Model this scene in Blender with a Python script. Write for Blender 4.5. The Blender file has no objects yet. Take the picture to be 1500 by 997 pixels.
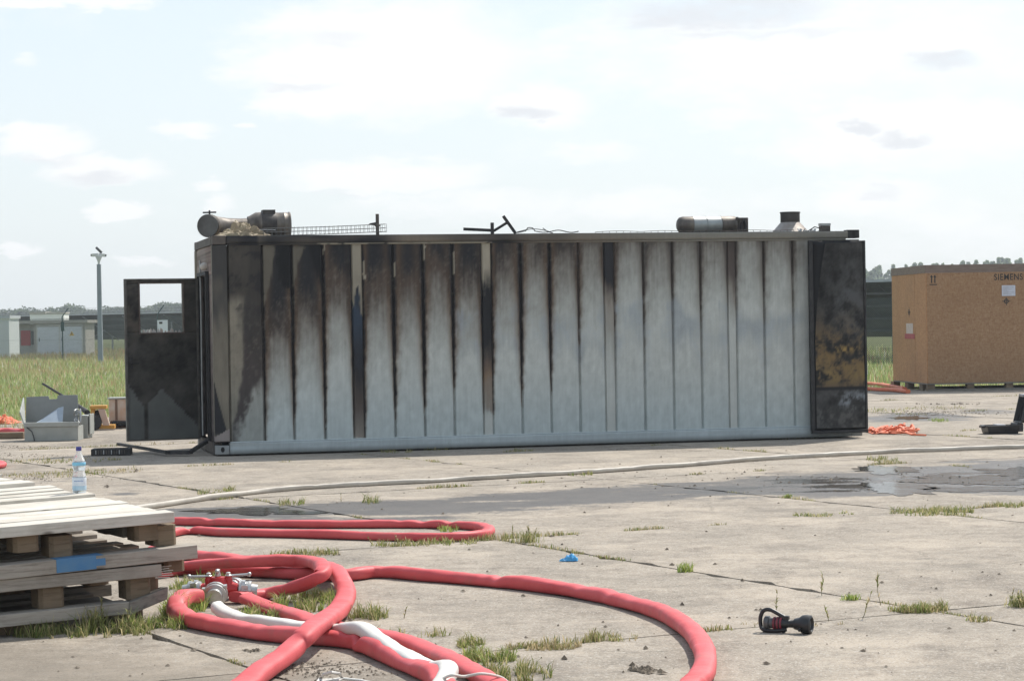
import bpy, math, random
import numpy as np
from mathutils import Vector, Matrix
from mathutils import noise as mn

random.seed(7)
rng = np.random.default_rng(7)
scene = bpy.context.scene
COL = scene.collection

# ------------------------------------------------------------------ camera
F = 3400.0; CX = 750.0; CY = 498.5; ROLL = 0.0168; PITCH = (498.5 - 473) / F; EYE = 1.7
_c, _s, _cp, _sp = math.cos(ROLL), math.sin(ROLL), math.cos(PITCH), math.sin(PITCH)

def ray(px, py):
    u = (px - CX) / F; v = -(py - CY) / F
    a = u * _c + v * _s; b = -u * _s + v * _c
    return Vector((a, _cp + b * _sp, -_sp + b * _cp))

def G(px, py, h=0.0):
    """place on the horizontal plane of height h"""
    d = ray(px, py); t = (h - EYE) / d.z
    return Vector((d.x * t, d.y * t, h))

def AT(px, py, dist):
    d = ray(px, py); t = dist / d.y
    return Vector((d.x * t, d.y * t, EYE + d.z * t))

cam_d = bpy.data.cameras.new('camera'); cam = bpy.data.objects.new('camera', cam_d); COL.objects.link(cam)
cam_d.sensor_width = 36.0; cam_d.lens = F / 1500.0 * 36.0; cam_d.clip_start = 0.1; cam_d.clip_end = 6000
R_ = Vector((_c, -_s * _sp, -_s * _cp)); U_ = Vector((_s, _c * _sp, _c * _cp)); F_ = Vector((0, _cp, -_sp))
M = Matrix.Identity(4)
for i in range(3):
    M[i][0] = R_[i]; M[i][1] = U_[i]; M[i][2] = -F_[i]
M[2][3] = EYE
cam.matrix_world = M
scene.camera = cam

# ------------------------------------------------------------------ light
SUNV = Vector((1.35, 1.75, 2.9)).normalized()
sun_d = bpy.data.lights.new('sun', 'SUN'); sun_d.energy = 3.5; sun_d.angle = math.radians(0.6); sun_d.color = (1.0, 0.955, 0.88)
sun = bpy.data.objects.new('sun', sun_d); COL.objects.link(sun)
sun.rotation_euler = SUNV.to_track_quat('Z', 'Y').to_euler(); sun.location = (20, 20, 40)

scene.view_settings.view_transform = 'Standard'; scene.view_settings.look = 'None'
scene.view_settings.exposure = 0.5; scene.view_settings.gamma = 1.0
try: scene.view_settings.use_curve_mapping = False
except Exception: pass
scene.render.engine = 'CYCLES'
scene.cycles.max_bounces = 6; scene.cycles.transparent_max_bounces = 12
scene.cycles.use_denoising = True

world = bpy.data.worlds.new('World'); scene.world = world; world.use_nodes = True

class N:
    """small node-tree helper"""
    def __init__(self, nt):
        self.nt = nt
    def new(self, typ, **kw):
        n = self.nt.nodes.new(typ)
        for k, v in kw.items():
            setattr(n, k, v)
        return n
    def link(self, a, b): self.nt.links.new(a, b)
    def val(self, sock, v):
        if hasattr(v, 'is_linked') or isinstance(v, bpy.types.NodeSocket): self.link(v, sock)
        else: sock.default_value = v
    def math(self, op, a, b=0.0, c=None, clamp=False):
        n = self.new('ShaderNodeMath', operation=op, use_clamp=clamp)
        self.val(n.inputs[0], a); self.val(n.inputs[1], b)
        if c is not None: self.val(n.inputs[2], c)
        return n.outputs[0]
    def noise(self, vec, scale, detail=4.0, rough=0.55, dist=0.0, dim='3D'):
        n = self.new('ShaderNodeTexNoise', noise_dimensions=dim)
        if vec is not None: self.link(vec, n.inputs['Vector'])
        n.inputs['Scale'].default_value = scale; n.inputs['Detail'].default_value = detail
        n.inputs['Roughness'].default_value = rough; n.inputs['Distortion'].default_value = dist
        return n.outputs['Fac']
    def vor(self, vec, scale, feature='F1', out='Distance'):
        n = self.new('ShaderNodeTexVoronoi', feature=feature)
        if vec is not None: self.link(vec, n.inputs['Vector'])
        n.inputs['Scale'].default_value = scale
        return n.outputs[out]
    def ramp(self, fac, stops):
        n = self.new('ShaderNodeValToRGB'); self.link(fac, n.inputs[0])
        els = n.color_ramp.elements
        while len(els) < len(stops): els.new(0.5)
        for e, (p, c) in zip(els, stops):
            e.position = p
            e.color = (c, c, c, 1) if isinstance(c, (int, float)) else (*c, 1)
        return n.outputs[0]
    def mix(self, fac, a, b, blend='MIX'):
        n = self.new('ShaderNodeMix', data_type='RGBA', blend_type=blend)
        self.val(n.inputs[0], fac)
        for s, v in ((n.inputs[6], a), (n.inputs[7], b)):
            if isinstance(v, tuple): s.default_value = (*v, 1) if len(v) == 3 else v
            else: self.link(v, s)
        return n.outputs[2]
    def mapr(self, v, a, b, c=0.0, d=1.0, smooth=False):
        n = self.new('ShaderNodeMapRange', interpolation_type='SMOOTHSTEP' if smooth else 'LINEAR')
        self.val(n.inputs[0], v)
        n.inputs[1].default_value = a; n.inputs[2].default_value = b; n.inputs[3].default_value = c; n.inputs[4].default_value = d
        return n.outputs[0]
    def mapping(self, vec, scale=(1, 1, 1), rot=(0, 0, 0), loc=(0, 0, 0)):
        n = self.new('ShaderNodeMapping'); self.link(vec, n.inputs[0])
        n.inputs['Scale'].default_value = scale; n.inputs['Rotation'].default_value = rot; n.inputs['Location'].default_value = loc
        return n.outputs[0]

# sky: Nishita whitened by summer haze, with broken cumulus built from noise and cloud centres
def build_sky():
    n = N(world.node_tree)
    for x in list(world.node_tree.nodes): world.node_tree.nodes.remove(x)
    out = n.new('ShaderNodeOutputWorld'); bg = n.new('ShaderNodeBackground')
    n.link(bg.outputs[0], out.inputs[0])
    sky = n.new('ShaderNodeTexSky', sky_type='NISHITA'); sky.sun_disc = False
    sky.sun_elevation = math.asin(SUNV.z); sky.sun_rotation = math.atan2(SUNV.x, SUNV.y)
    sky.air_density = 1.0; sky.dust_density = 1.6; sky.ozone_density = 1.0
    tc = n.new('ShaderNodeTexCoord'); d = tc.outputs['Generated']
    sp = n.new('ShaderNodeSeparateXYZ'); n.link(d, sp.inputs[0])
    x, y, z = sp.outputs
    az = n.math('ARCTAN2', x, y)
    hor = n.math('SQRT', n.math('ADD', n.math('MULTIPLY', x, x), n.math('MULTIPLY', y, y)))
    el = n.math('ARCTAN2', z, hor)
    # coordinates for the cloud noise: angles, flattened towards the horizon
    cv = n.new('ShaderNodeCombineXYZ'); n.link(az, cv.inputs[0]); n.link(n.math('MULTIPLY', el, 2.6), cv.inputs[1])
    vec = cv.outputs[0]
    wob = n.math('SUBTRACT', n.noise(vec, 26, 5, 0.62), 0.5)
    wob2 = n.math('SUBTRACT', n.noise(n.mapping(vec, loc=(3, 7, 0)), 60, 4, 0.6), 0.5)
    azw = n.math('ADD', az, n.math('MULTIPLY', wob, 0.03)); elw = n.math('ADD', el, n.math('MULTIPLY', wob2, 0.012))
    def blobs(lst):
        acc = None
        for (px, py, rx, ry, st) in lst:
            r = ray(px, py); a0 = math.atan2(r.x, r.y); e0 = math.atan2(r.z, math.hypot(r.x, r.y))
            dx = n.math('DIVIDE', n.math('SUBTRACT', azw, a0), rx / F)
            dy = n.math('DIVIDE', n.math('SUBTRACT', elw, e0), ry / F)
            m = n.math('SUBTRACT', 1.0, n.math('ADD', n.math('MULTIPLY', dx, dx), n.math('MULTIPLY', dy, dy)))
            m = n.math('MULTIPLY', m, st)
            acc = m if acc is None else n.math('MAXIMUM', acc, m)
        return acc
    white = blobs([(560, 85, 260, 110, 1), (480, 150, 130, 30, .8), (1180, 70, 480, 110, .7), (1330, 190, 260, 70, .8),
                   (60, 212, 90, 32, 1), (150, 250, 110, 26, .9), (180, 309, 58, 17, 1), (20, 366, 42, 12, 1), (262, 190, 62, 17, .8),
                   (355, 186, 22, 9, .7), (560, 258, 190, 32, .9), (300, 272, 38, 12, .8), (790, 155, 95, 45, .8), (215, 384, 45, 9, .6),
                   (320, 296, 30, 16, .6), (900, 300, 420, 30, .5), (1290, 290, 110, 40, .7), (110, 2, 150, 14, .9), (870, 225, 90, 20, .5),
                   (1080, 170, 110, 20, .5), (35, 88, 24, 10, .4), (700, 300, 200, 30, .5), (1400, 330, 200, 60, .4)])
    gen = n.noise(n.mapping(vec, loc=(1.3, 2.1, 0)), 7.0, 7, 0.6)
    generic = n.mapr(gen, 0.56, 0.72)
    m = n.math('ADD', white, n.math('MULTIPLY', wob, 1.3))
    m = n.mapr(m, -0.05, 0.75, 0, 1, True)
    m = n.math('MAXIMUM', m, n.math('MULTIPLY', generic, 0.6))
    grey = blobs([(1060, 16, 170, 30, 1.3), (960, 38, 60, 10, .8), (1375, 88, 60, 18, 1.2), (1268, 187, 38, 11, 1), (1322, 206, 42, 13, 1),
                  (772, 168, 55, 12, 1), (470, 286, 75, 6, .7), (140, 262, 60, 9, .7), (50, 236, 70, 9, .6), (1290, 284, 30, 12, .5),
                  (600, 326, 60, 5, .5), (480, 55, 60, 12, .4), (440, 128, 60, 6, .4), (1100, 50, 170, 8, .5)])
    g = n.mapr(n.math('ADD', grey, n.math('MULTIPLY', wob, 1.2)), -0.35, 1.1, 0, 1, True)
    base = n.mix(0.5, sky.outputs[0], (4.95, 5.55, 5.95))
    # whiter towards the horizon all round, as in hazy summer air
    hz = n.mapr(el, 0.0, 0.35, 0.55, 0.0, True)
    base = n.mix(hz, base, (5.55, 5.95, 6.15))
    cloud = n.mix(n.math('MULTIPLY', g, 0.9), (6.4, 6.42, 6.42), (4.85, 4.95, 5.2))
    colr = n.mix(n.math('MULTIPLY', m, 0.85), base, cloud)
    n.link(colr, bg.inputs[0]); bg.inputs[1].default_value = 0.118
build_sky()

# ------------------------------------------------------------------ mesh + material helpers
def link(o, parent=None):
    COL.objects.link(o)
    if parent is not None: o.parent = parent
    return o

class MB:
    def __init__(self): self.v = []; self.f = []; self.mi = []; self.m = 0
    def add(self, vs, fs):
        o = len(self.v); self.v += [tuple(p) for p in vs]
        for f in fs: self.f.append(tuple(i + o for i in f)); self.mi.append(self.m)
        return self
    def box(self, a, b, T=None):
        x0, y0, z0 = a; x1, y1, z1 = b
        vs = [Vector(p) for p in ((x0, y0, z0), (x1, y0, z0), (x1, y1, z0), (x0, y1, z0), (x0, y0, z1), (x1, y0, z1), (x1, y1, z1), (x0, y1, z1))]
        if T is not None: vs = [T @ p for p in vs]
        return self.add(vs, [(0, 3, 2, 1), (4, 5, 6, 7), (0, 1, 5, 4), (1, 2, 6, 5), (2, 3, 7, 6), (3, 0, 4, 7)])
    def bar(self, p, q, w, h, up=(0, 0, 1)):
        p = Vector(p); q = Vector(q); d = (q - p).normalized(); up = Vector(up)
        s = d.cross(up)
        if s.length < 1e-4: s = d.cross(Vector((1, 0, 0)))
        s.normalize(); t = s.cross(d).normalized()
        vs = [e + s * a * w / 2 + t * b * h / 2 for e in (p, q) for a, b in ((-1, -1), (1, -1), (1, 1), (-1, 1))]
        return self.add(vs, [(3, 2, 1, 0), (4, 5, 6, 7), (0, 1, 5, 4), (1, 2, 6, 5), (2, 3, 7, 6), (3, 0, 4, 7)])
    def tube(self, pts, rad, seg=10, cap=True, flat=1.0):
        pts = [Vector(p) for p in pts]; n = len(pts)
        rads = rad if isinstance(rad, (list, tuple)) else [rad] * n
        vs = []; prev = None
        for i, p in enumerate(pts):
            d = (pts[min(i + 1, n - 1)] - pts[max(i - 1, 0)]).normalized()
            if prev is None:
                s = d.cross(Vector((0, 0, 1)))
                if s.length < 1e-3: s = d.cross(Vector((1, 0, 0)))
            else: s = prev - d * prev.dot(d)
            s.normalize(); prev = s; t = d.cross(s)
            for k in range(seg):
                a = 2 * math.pi * k / seg
                vs.append(p + (s * math.cos(a) + t * math.sin(a) * flat) * rads[i])
        fs = [(i * seg + k, i * seg + (k + 1) % seg, (i + 1) * seg + (k + 1) % seg, (i + 1) * seg + k) for i in range(n - 1) for k in range(seg)]
        if cap: fs += [tuple(range(seg))[::-1], tuple((n - 1) * seg + k for k in range(seg))]
        return self.add(vs, fs)
    def lathe(self, prof, origin, axis=(0, 0, 1), seg=24, cap=True):
        """prof: (radius, position along axis)"""
        o = Vector(origin); ax = Vector(axis).normalized()
        s = ax.cross(Vector((0, 0, 1)))
        if s.length < 1e-3: s = Vector((1, 0, 0))
        s.normalize(); t = ax.cross(s)
        vs = [o + ax * h + (s * math.cos(2 * math.pi * k / seg) + t * math.sin(2 * math.pi * k / seg)) * r for r, h in prof for k in range(seg)]
        n = len(prof)
        fs = [(i * seg + k, i * seg + (k + 1) % seg, (i + 1) * seg + (k + 1) % seg, (i + 1) * seg + k) for i in range(n - 1) for k in range(seg)]
        if cap: fs += [tuple(range(seg))[::-1], tuple((n - 1) * seg + k for k in range(seg))]
        return self.add(vs, fs)
    def prism(self, poly, z0, z1, T=None):
        n = len(poly)
        vs = [Vector((x, y, z0)) for x, y in poly] + [Vector((x, y, z1)) for x, y in poly]
        if T is not None: vs = [T @ p for p in vs]
        fs = [tuple(range(n))[::-1], tuple(range(n, 2 * n))] + [(i, (i + 1) % n, (i + 1) % n + n, i + n) for i in range(n)]
        return self.add(vs, fs)
    def build(self, name, mat, parent=None, smooth=False, bevel=0.0, loc=None):
        me = bpy.data.meshes.new(name); me.from_pydata(self.v, [], self.f)
        mats = mat if isinstance(mat, (list, tuple)) else [mat]
        for m in mats: me.materials.append(m)
        if len(mats) > 1: me.polygons.foreach_set('material_index', self.mi)
        if smooth:
            me.shade_smooth()
            try: me.set_sharp_from_angle(angle=math.radians(50))
            except Exception: pass
        me.update()
        o = bpy.data.objects.new(name, me); link(o, parent)
        if loc is not None: o.location = loc
        if bevel:
            b = o.modifiers.new('bevel', 'BEVEL'); b.width = bevel; b.segments = 2; b.limit_method = 'ANGLE'; b.angle_limit = math.radians(40)
        return o

def tag(o, label=None, cat=None, group=None, kind=None):
    if label: o['label'] = label
    if cat: o['category'] = cat
    if group: o['group'] = group
    if kind: o['kind'] = kind
    return o

def empty(name, loc=(0, 0, 0), label=None, cat=None, group=None, rz=0.0):
    o = bpy.data.objects.new(name, None); COL.objects.link(o); o.empty_display_size = 0.2
    o.location = loc; o.rotation_euler = (0, 0, rz)
    return tag(o, label, cat, group)

def raw_mesh(name, verts, faces_flat, loop_tot, mat, parent=None, cols=None):
    """numpy mesh; faces_flat = vertex indices, loop_tot = corners per face"""
    me = bpy.data.meshes.new(name)
    me.vertices.add(len(verts)); me.vertices.foreach_set('co', np.asarray(verts, np.float32).ravel())
    me.loops.add(len(faces_flat)); me.loops.foreach_set('vertex_index', np.asarray(faces_flat, np.int32))
    ls = np.concatenate([[0], np.cumsum(loop_tot)[:-1]]).astype(np.int32)
    me.polygons.add(len(loop_tot)); me.polygons.foreach_set('loop_start', ls); me.polygons.foreach_set('loop_total', np.asarray(loop_tot, np.int32))
    me.update(calc_edges=True)
    if cols is not None:
        a = me.color_attributes.new('Col', 'FLOAT_COLOR', 'POINT')
        c4 = np.ones((len(verts), 4), np.float32); c4[:, :3] = cols
        a.data.foreach_set('color', c4.ravel())
    me.materials.append(mat)
    o = bpy.data.objects.new(name, me); link(o, parent)
    return o

def mat_new(name):
    m = bpy.data.materials.new(name); m.use_nodes = True
    n = N(m.node_tree); b = m.node_tree.nodes['Principled BSDF']
    return m, n, b

def coords(n, kind='Object'):
    return n.new('ShaderNodeTexCoord').outputs[kind]

def wpos(n): return n.new('ShaderNodeNewGeometry').outputs['Position']

def bump(n, b, h, strength=0.3, dist=0.01):
    bn = n.new('ShaderNodeBump'); bn.inputs['Strength'].default_value = strength; bn.inputs['Distance'].default_value = dist
    n.link(h, bn.inputs['Height']); n.link(bn.outputs[0], b.inputs['Normal'])

def simple(name, c1, c2=None, scale=8.0, rough=0.6, metal=0.0, bmp=0.0, stretch=(1, 1, 1), spec=0.5, detail=5):
    m, n, b = mat_new(name)
    c2 = c2 or tuple(x * 0.75 for x in c1)
    v = n.mapping(coords(n), scale=stretch)
    f = n.noise(v, scale, detail, 0.6)
    n.link(n.ramp(f, [(0.3, c1), (0.7, c2)]), b.inputs['Base Color'])
    n.link(n.mapr(f, 0, 1, rough - 0.1, min(1, rough + 0.12)), b.inputs['Roughness'])
    b.inputs['Metallic'].default_value = metal; b.inputs['Specular IOR Level'].default_value = spec
    if bmp: bump(n, b, n.noise(v, scale * 3, 5, 0.6), bmp, 0.01)
    return m

# wet patches on the apron, in world metres: (x, y, rx, ry, strength)
def px_patch(px, py, rx, ry, st):
    g = G(px, py); return (g.x, g.y, rx * g.y / F, ry * g.y * g.y / (F * EYE), st)
WET = [px_patch(*a) for a in ((380, 748, 190, 12, 1.2), (600, 742, 300, 13, 1.05), (880, 727, 300, 12, 1.0), (1060, 716, 240, 13, 1.15), (1230, 708, 190, 21, 1.3),
                              (1420, 700, 200, 26, 1.25), (1560, 690, 200, 26, 1.2), (1350, 610, 80, 8, .9), (1450, 603, 60, 5, .6), (60, 704, 130, 6, .2),
                              (470, 762, 260, 6, .7), (185, 722, 35, 4, .6), (1300, 613, 60, 6, .8), (-60, 668, 60, 6, .4))]

def concrete_mat():
    m, n, b = mat_new('weathered_concrete')
    p = wpos(n)
    fine = n.noise(p, 55, 6, 0.7); mid = n.noise(p, 5.0, 6, 0.62); big = n.noise(p, 0.55, 5, 0.6)
    oi = n.new('ShaderNodeObjectInfo').outputs['Random']
    base = n.ramp(mid, [(0.28, (0.215, 0.178, 0.14)), (0.5, (0.325, 0.279, 0.226)), (0.74, (0.425, 0.37, 0.305))])
    base = n.mix(n.mapr(big, 0.35, 0.65, 0.0, 0.55), base, (0.20, 0.175, 0.143))
    base = n.mix(n.mapr(oi, 0.0, 1.0, 0.0, 0.38), base, (0.40, 0.355, 0.295))
    base = n.mix(n.mapr(oi, 0.35, 0.0, 0.0, 0.3), base, (0.17, 0.145, 0.12))
    # exposed aggregate: pale and dark grains
    ag = n.vor(p, 120, 'F1', 'Color'); sep = n.new('ShaderNodeSeparateColor'); n.link(ag, sep.inputs[0])
    gr = n.noise(n.mapping(p, loc=(4, 4, 0)), 24, 8, 0.85)
    base = n.mix(n.mapr(gr, 0.52, 0.66, 0, 0.75), base, (0.13, 0.105, 0.083))
    base = n.mix(n.mapr(gr, 0.48, 0.36, 0, 0.6), base, (0.46, 0.40, 0.325))
    sand = n.noise(n.mapping(p, loc=(9, 2, 0)), 0.9, 8, 0.72)
    base = n.mix(n.mapr(sand, 0.48, 0.6, 0, 0.7), base, (0.44, 0.375, 0.30))
    blot = n.noise(n.mapping(p, loc=(3, 5, 0), scale=(1, .55, 1)), 2.6, 8, 0.8)
    base = n.mix(n.mapr(blot, 0.53, 0.66, 0, 0.6), base, (0.15, 0.122, 0.097))
    tar = n.noise(n.mapping(p, loc=(13, 5, 0)), 0.35, 4, 0.6)
    base = n.mix(n.math('MULTIPLY', n.mapr(tar, 0.56, 0.66, 0, 0.5), n.mapr(blot, 0.38, 0.55)), base, (0.13, 0.11, 0.09))
    base = n.mix(n.mapr(sep.outputs[0], 0.86, 0.92, 0, 0.6), base, (0.5, 0.47, 0.42))
    base = n.mix(n.mapr(sep.outputs[1], 0.86, 0.93, 0, 0.5), base, (0.12, 0.11, 0.1))
    st = n.noise(n.mapping(p, scale=(1, 1.4, 1)), 1.1, 7, 0.75)
    base = n.mix(n.mapr(st, 0.52, 0.72, 0, 0.6), base, (0.14, 0.125, 0.108))
    ck = n.vor(n.mapping(p, scale=(1, 1, 0)), 0.55, 'DISTANCE_TO_EDGE')
    dk = n.math('ADD', ck, n.math('MULTIPLY', n.math('SUBTRACT', n.noise(p, 9, 4, 0.7), 0.5), 0.08))
    crack = n.mapr(n.math('ABSOLUTE', dk), 0.0, 0.006, 0.5, 0.0)
    base = n.mix(n.math('MULTIPLY', crack, n.mapr(big, 0.45, 0.6)), base, (0.09, 0.08, 0.065))
    # soil washed over the near left part of the apron
    sx = n.new('ShaderNodeSeparateXYZ'); n.link(p, sx.inputs[0])
    soil = n.mapr(n.math('ADD', n.math('ADD', sx.outputs[1], n.math('MULTIPLY', sx.outputs[0], 0.9)), n.math('MULTIPLY', mid, 2.4)), 10.9, 12.6, 0.6, 0.0, True)
    base = n.mix(soil, base, (0.16, 0.135, 0.105))
    lx = n.math('ADD', sx.outputs[0], 0.0)
    acc = None
    for (x, y, rx, ry, s) in WET:
        dx = n.math('DIVIDE', n.math('SUBTRACT', sx.outputs[0], x), rx); dy = n.math('DIVIDE', n.math('SUBTRACT', sx.outputs[1], y), ry)
        e = n.math('MULTIPLY', n.math('SUBTRACT', 1.0, n.math('ADD', n.math('MULTIPLY', dx, dx), n.math('MULTIPLY', dy, dy))), s)
        acc = e if acc is None else n.math('MAXIMUM', acc, e)
    wn = n.noise(n.mapping(p, scale=(0.6, 1.3, 1)), 1.5, 6, 0.66)
    wf = n.math('ADD', acc, n.math('MULTIPLY', n.math('SUBTRACT', wn, 0.52), 3.0))
    wf = n.math('MULTIPLY', wf, n.mapr(acc, -0.25, 0.15))
    wf = n.math('ADD', wf, n.math('MULTIPLY', n.math('SUBTRACT', n.noise(n.mapping(p, loc=(1, 8, 0)), 14, 6, 0.8), 0.5), 1.5))
    wet = n.mapr(wf, 0.05, 0.5, 0, 1, True)
    pool = n.mapr(n.math('ADD', wf, n.math('MULTIPLY', n.math('SUBTRACT', fine, 0.5), 0.7)), 0.75, 1.15, 0, 1, True)
    pool = n.math('MULTIPLY', pool, n.mapr(sx.outputs[0], 1.2, 3.0))
    base = n.mix(n.math('MULTIPLY', wet, 0.95), base, n.mix(0.5, (0.05, 0.05, 0.052), n.mix(0.7, base, (0.0, 0.0, 0.0))))
    n.link(base, b.inputs['Base Color'])
    r = n.math('SUBTRACT', 0.93, n.math('MULTIPLY', wet, 0.36))
    r = n.math('SUBTRACT', r, n.math('MULTIPLY', pool, 0.42), clamp=True)
    n.link(r, b.inputs['Roughness'])
    n.link(n.mapr(wet, 0, 1, 0.22, 0.4), b.inputs['Specular IOR Level'])
    h = n.math('ADD', n.math('MULTIPLY', fine, 0.5), n.math('MULTIPLY', mid, 0.8))
    h = n.math('MULTIPLY', h, n.mapr(pool, 0, 1, 1.0, 0.0))
    bump(n, b, h, 0.55, 0.012)
    return m

M_CONC = concrete_mat()
M_SOIL = simple('joint_soil', (0.15, 0.125, 0.09), (0.09, 0.075, 0.05), 6, 0.95, bmp=0.5)
M_CHAR = simple('charred_metal', (0.035, 0.033, 0.032), (0.012, 0.012, 0.013), 9, 0.7, bmp=0.3)
M_RUST = simple('scorched_steel', (0.12, 0.10, 0.085), (0.05, 0.042, 0.038), 5, 0.65, metal=0.2, bmp=0.3)
M_GALV = simple('galvanised_metal', (0.42, 0.43, 0.43), (0.3, 0.31, 0.31), 6, 0.45, metal=0.6)
M_WIRE = simple('galvanised_wire', (0.2, 0.2, 0.19), (0.1, 0.1, 0.1), 20, 0.5, metal=0.5)
M_BLACK = simple('black_plastic', (0.02, 0.02, 0.022), (0.012, 0.012, 0.013), 20, 0.4)

def attr_mat(name, rough=0.6, streak=0.35, bmp=0.15, sscale=30, metal=0.0, fleck=0.0):
    """paint whose burn and soot pattern sits in the mesh's colour attribute, with fine streaks added"""
    m, n, b = mat_new(name)
    a = n.new('ShaderNodeAttribute'); a.attribute_name = 'Col'
    v = coords(n)
    st = n.noise(n.mapping(v, scale=(1, 1, 0.05)), sscale, 6, 0.65)
    mo = n.noise(v, 7, 6, 0.65)
    f = n.math('ADD', n.math('MULTIPLY', n.math('SUBTRACT', st, 0.5), streak), n.math('MULTIPLY', n.math('SUBTRACT', mo, 0.5), 0.25))
    f = n.math('ADD', f, 1.0)
    vm = n.new('ShaderNodeVectorMath', operation='SCALE'); n.link(a.outputs['Color'], vm.inputs[0]); n.link(f, vm.inputs['Scale'])
    c = vm.outputs[0]
    if fleck:
        sp = n.mapr(n.noise(n.mapping(v, scale=(1, 1, .4)), 24, 6, 0.75), 0.62, 0.72, 0, fleck)
        c = n.mix(sp, c, (0.3, 0.29, 0.27))
    n.link(c, b.inputs['Base Color'])
    n.link(n.mapr(mo, 0.3, 0.7, rough - 0.05, rough + 0.2), b.inputs['Roughness']); b.inputs['Specular IOR Level'].default_value = .22
    b.inputs['Metallic'].default_value = metal
    bump(n, b, n.math('ADD', st, mo), bmp, 0.006)
    return m
M_PAINT = attr_mat('sooted_grey_paint', 0.6, 0.3, 0.10)
M_DOORB = attr_mat('burnt_door_paint', 0.55, 0.15, 0.3, 12)

# ------------------------------------------------------------------ the ground
ANG = math.radians(27.6); EV = Vector((math.cos(ANG), math.sin(ANG), 0)); NV = Vector((-math.sin(ANG), math.cos(ANG), 0))
E0, ES, N0, NS = 8.33, 4.14, 10.75, 5.5
N_EDGE = N0 + NS * 6                       # far edge of the concrete apron

def grass_ground():
    m, n, b = mat_new('meadow_soil'); p = wpos(n)
    f = n.noise(p, 0.12, 6, 0.65); g = n.noise(p, 3, 5, 0.6)
    c = n.ramp(f, [(0.3, (0.10, 0.13, 0.045)), (0.55, (0.15, 0.16, 0.06)), (0.75, (0.2, 0.18, 0.09))])
    c = n.mix(n.mapr(g, 0.4, 0.7, 0, 0.5), c, (0.07, 0.09, 0.03))
    n.link(c, b.inputs['Base Color']); b.inputs['Roughness'].default_value = 0.95; b.inputs['Specular IOR Level'].default_value = 0.1
    return m
gm = MB(); gm.add([(-3000, -200, -0.06), (3000, -200, -0.06), (3000, 5000, -0.06), (-3000, 5000, -0.06)], [(0, 1, 2, 3)])
tag(gm.build('meadow_ground', grass_ground()), kind='structure')

apron = MB()
pts = [EV * e + NV * nn + Vector((0, 0, -0.025)) for e, nn in ((-24, -6), (48, -6), (48, N_EDGE), (-24, N_EDGE))]
apron.add(pts, [(0, 1, 2, 3)])
apron_o = tag(apron.build('concrete_apron', M_SOIL), kind='structure')

def slab_mesh(seed):
    r = random.Random(seed)
    # outline with slightly ragged, chipped edges
    w, d = ES / 2 - 0.008, NS / 2 - 0.008
    out = []
    def edge(a, b, k, nx, ny):
        for i in range(k):
            t = i / k
            j = (-.01 if i == 0 else -abs(r.gauss(0, 0.008)) - (r.uniform(.02, .06) if r.random() < 0.10 else 0))
            out.append((a[0] + (b[0] - a[0]) * t + nx * j, a[1] + (b[1] - a[1]) * t + ny * j))
    edge((-w, -d), (w, -d), 26, 0, -1); edge((w, -d), (w, d), 34, 1, 0); edge((w, d), (-w, d), 26, 0, 1); edge((-w, d), (-w, -d), 34, -1, 0)
    mb = MB(); mb.prism(out, -0.05, 0.0)
    me = bpy.data.meshes.new('slab'); me.from_pydata(mb.v, [], mb.f); me.materials.append(M_CONC); me.update()
    return me
slab_meshes = [slab_mesh(i) for i in range(4)]
for i in range(-8, 9):
    for j in range(-3, 6):
        ce = E0 + ES * (i + 0.5); cn = N0 + NS * (j + 0.5)
        c = EV * ce + NV * cn
        if c.y < 4 or c.y > 64 or abs(c.x) > 4.5 + c.y * 0.24: continue
        s = bpy.data.objects.new('slab', random.choice(slab_meshes)); link(s, apron_o)
        s.location = (c.x, c.y, random.uniform(-0.004, 0.0)); s.rotation_euler = (random.uniform(-.0006, .0006), random.uniform(-.0006, .0006), ANG + random.choice((0, math.pi)))

# standing water
def water_mat():
    m, n, b = mat_new('puddle_water'); p = wpos(n)
    b.inputs['Base Color'].default_value = (0.045, 0.043, 0.04, 1); b.inputs['Roughness'].default_value = 0.09
    b.inputs['Specular IOR Level'].default_value = 0.5; b.inputs['IOR'].default_value = 1.33
    bump(n, b, n.noise(n.mapping(p, scale=(.5, 1, 1)), 5, 5, 0.7), 0.45, 0.012)
    return m
M_WATER = water_mat()
def puddle(px, py, rx, ry, seed):
    g = G(px, py); a = rx * g.y / F; c = ry * g.y * g.y / (F * EYE)
    poly = []
    for k in range(90):
        t = 2 * math.pi * k / 90
        q = 1 + 0.55 * mn.fractal(Vector((math.cos(t) * 1.6 + seed, math.sin(t) * 1.6, 0)), 0.6, 2.1, 5)
        poly.append((g.x + math.cos(t) * a * q, g.y + math.sin(t) * c * q))
    mb = MB(); n_ = len(poly)
    mb.add([(x, y, 0.004) for x, y in poly] + [(g.x, g.y, 0.004)], [(i, (i + 1) % n_, n_) for i in range(n_)])
    return tag(mb.build('puddle', M_WATER), kind='structure')
puddle(1318, 715, 60, 10, 3.1); puddle(1300, 688, 42, 6, 9.2); puddle(1420, 702, 80, 8, 5.0); puddle(360, 748, 70, 5, 7.7); puddle(1440, 716, 70, 4, 1.9)
puddle(1500, 690, 60, 6, 12.0); puddle(445, 751, 40, 2.2, 14.0); puddle(1330, 612, 26, 2.2, 15.0)

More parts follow.
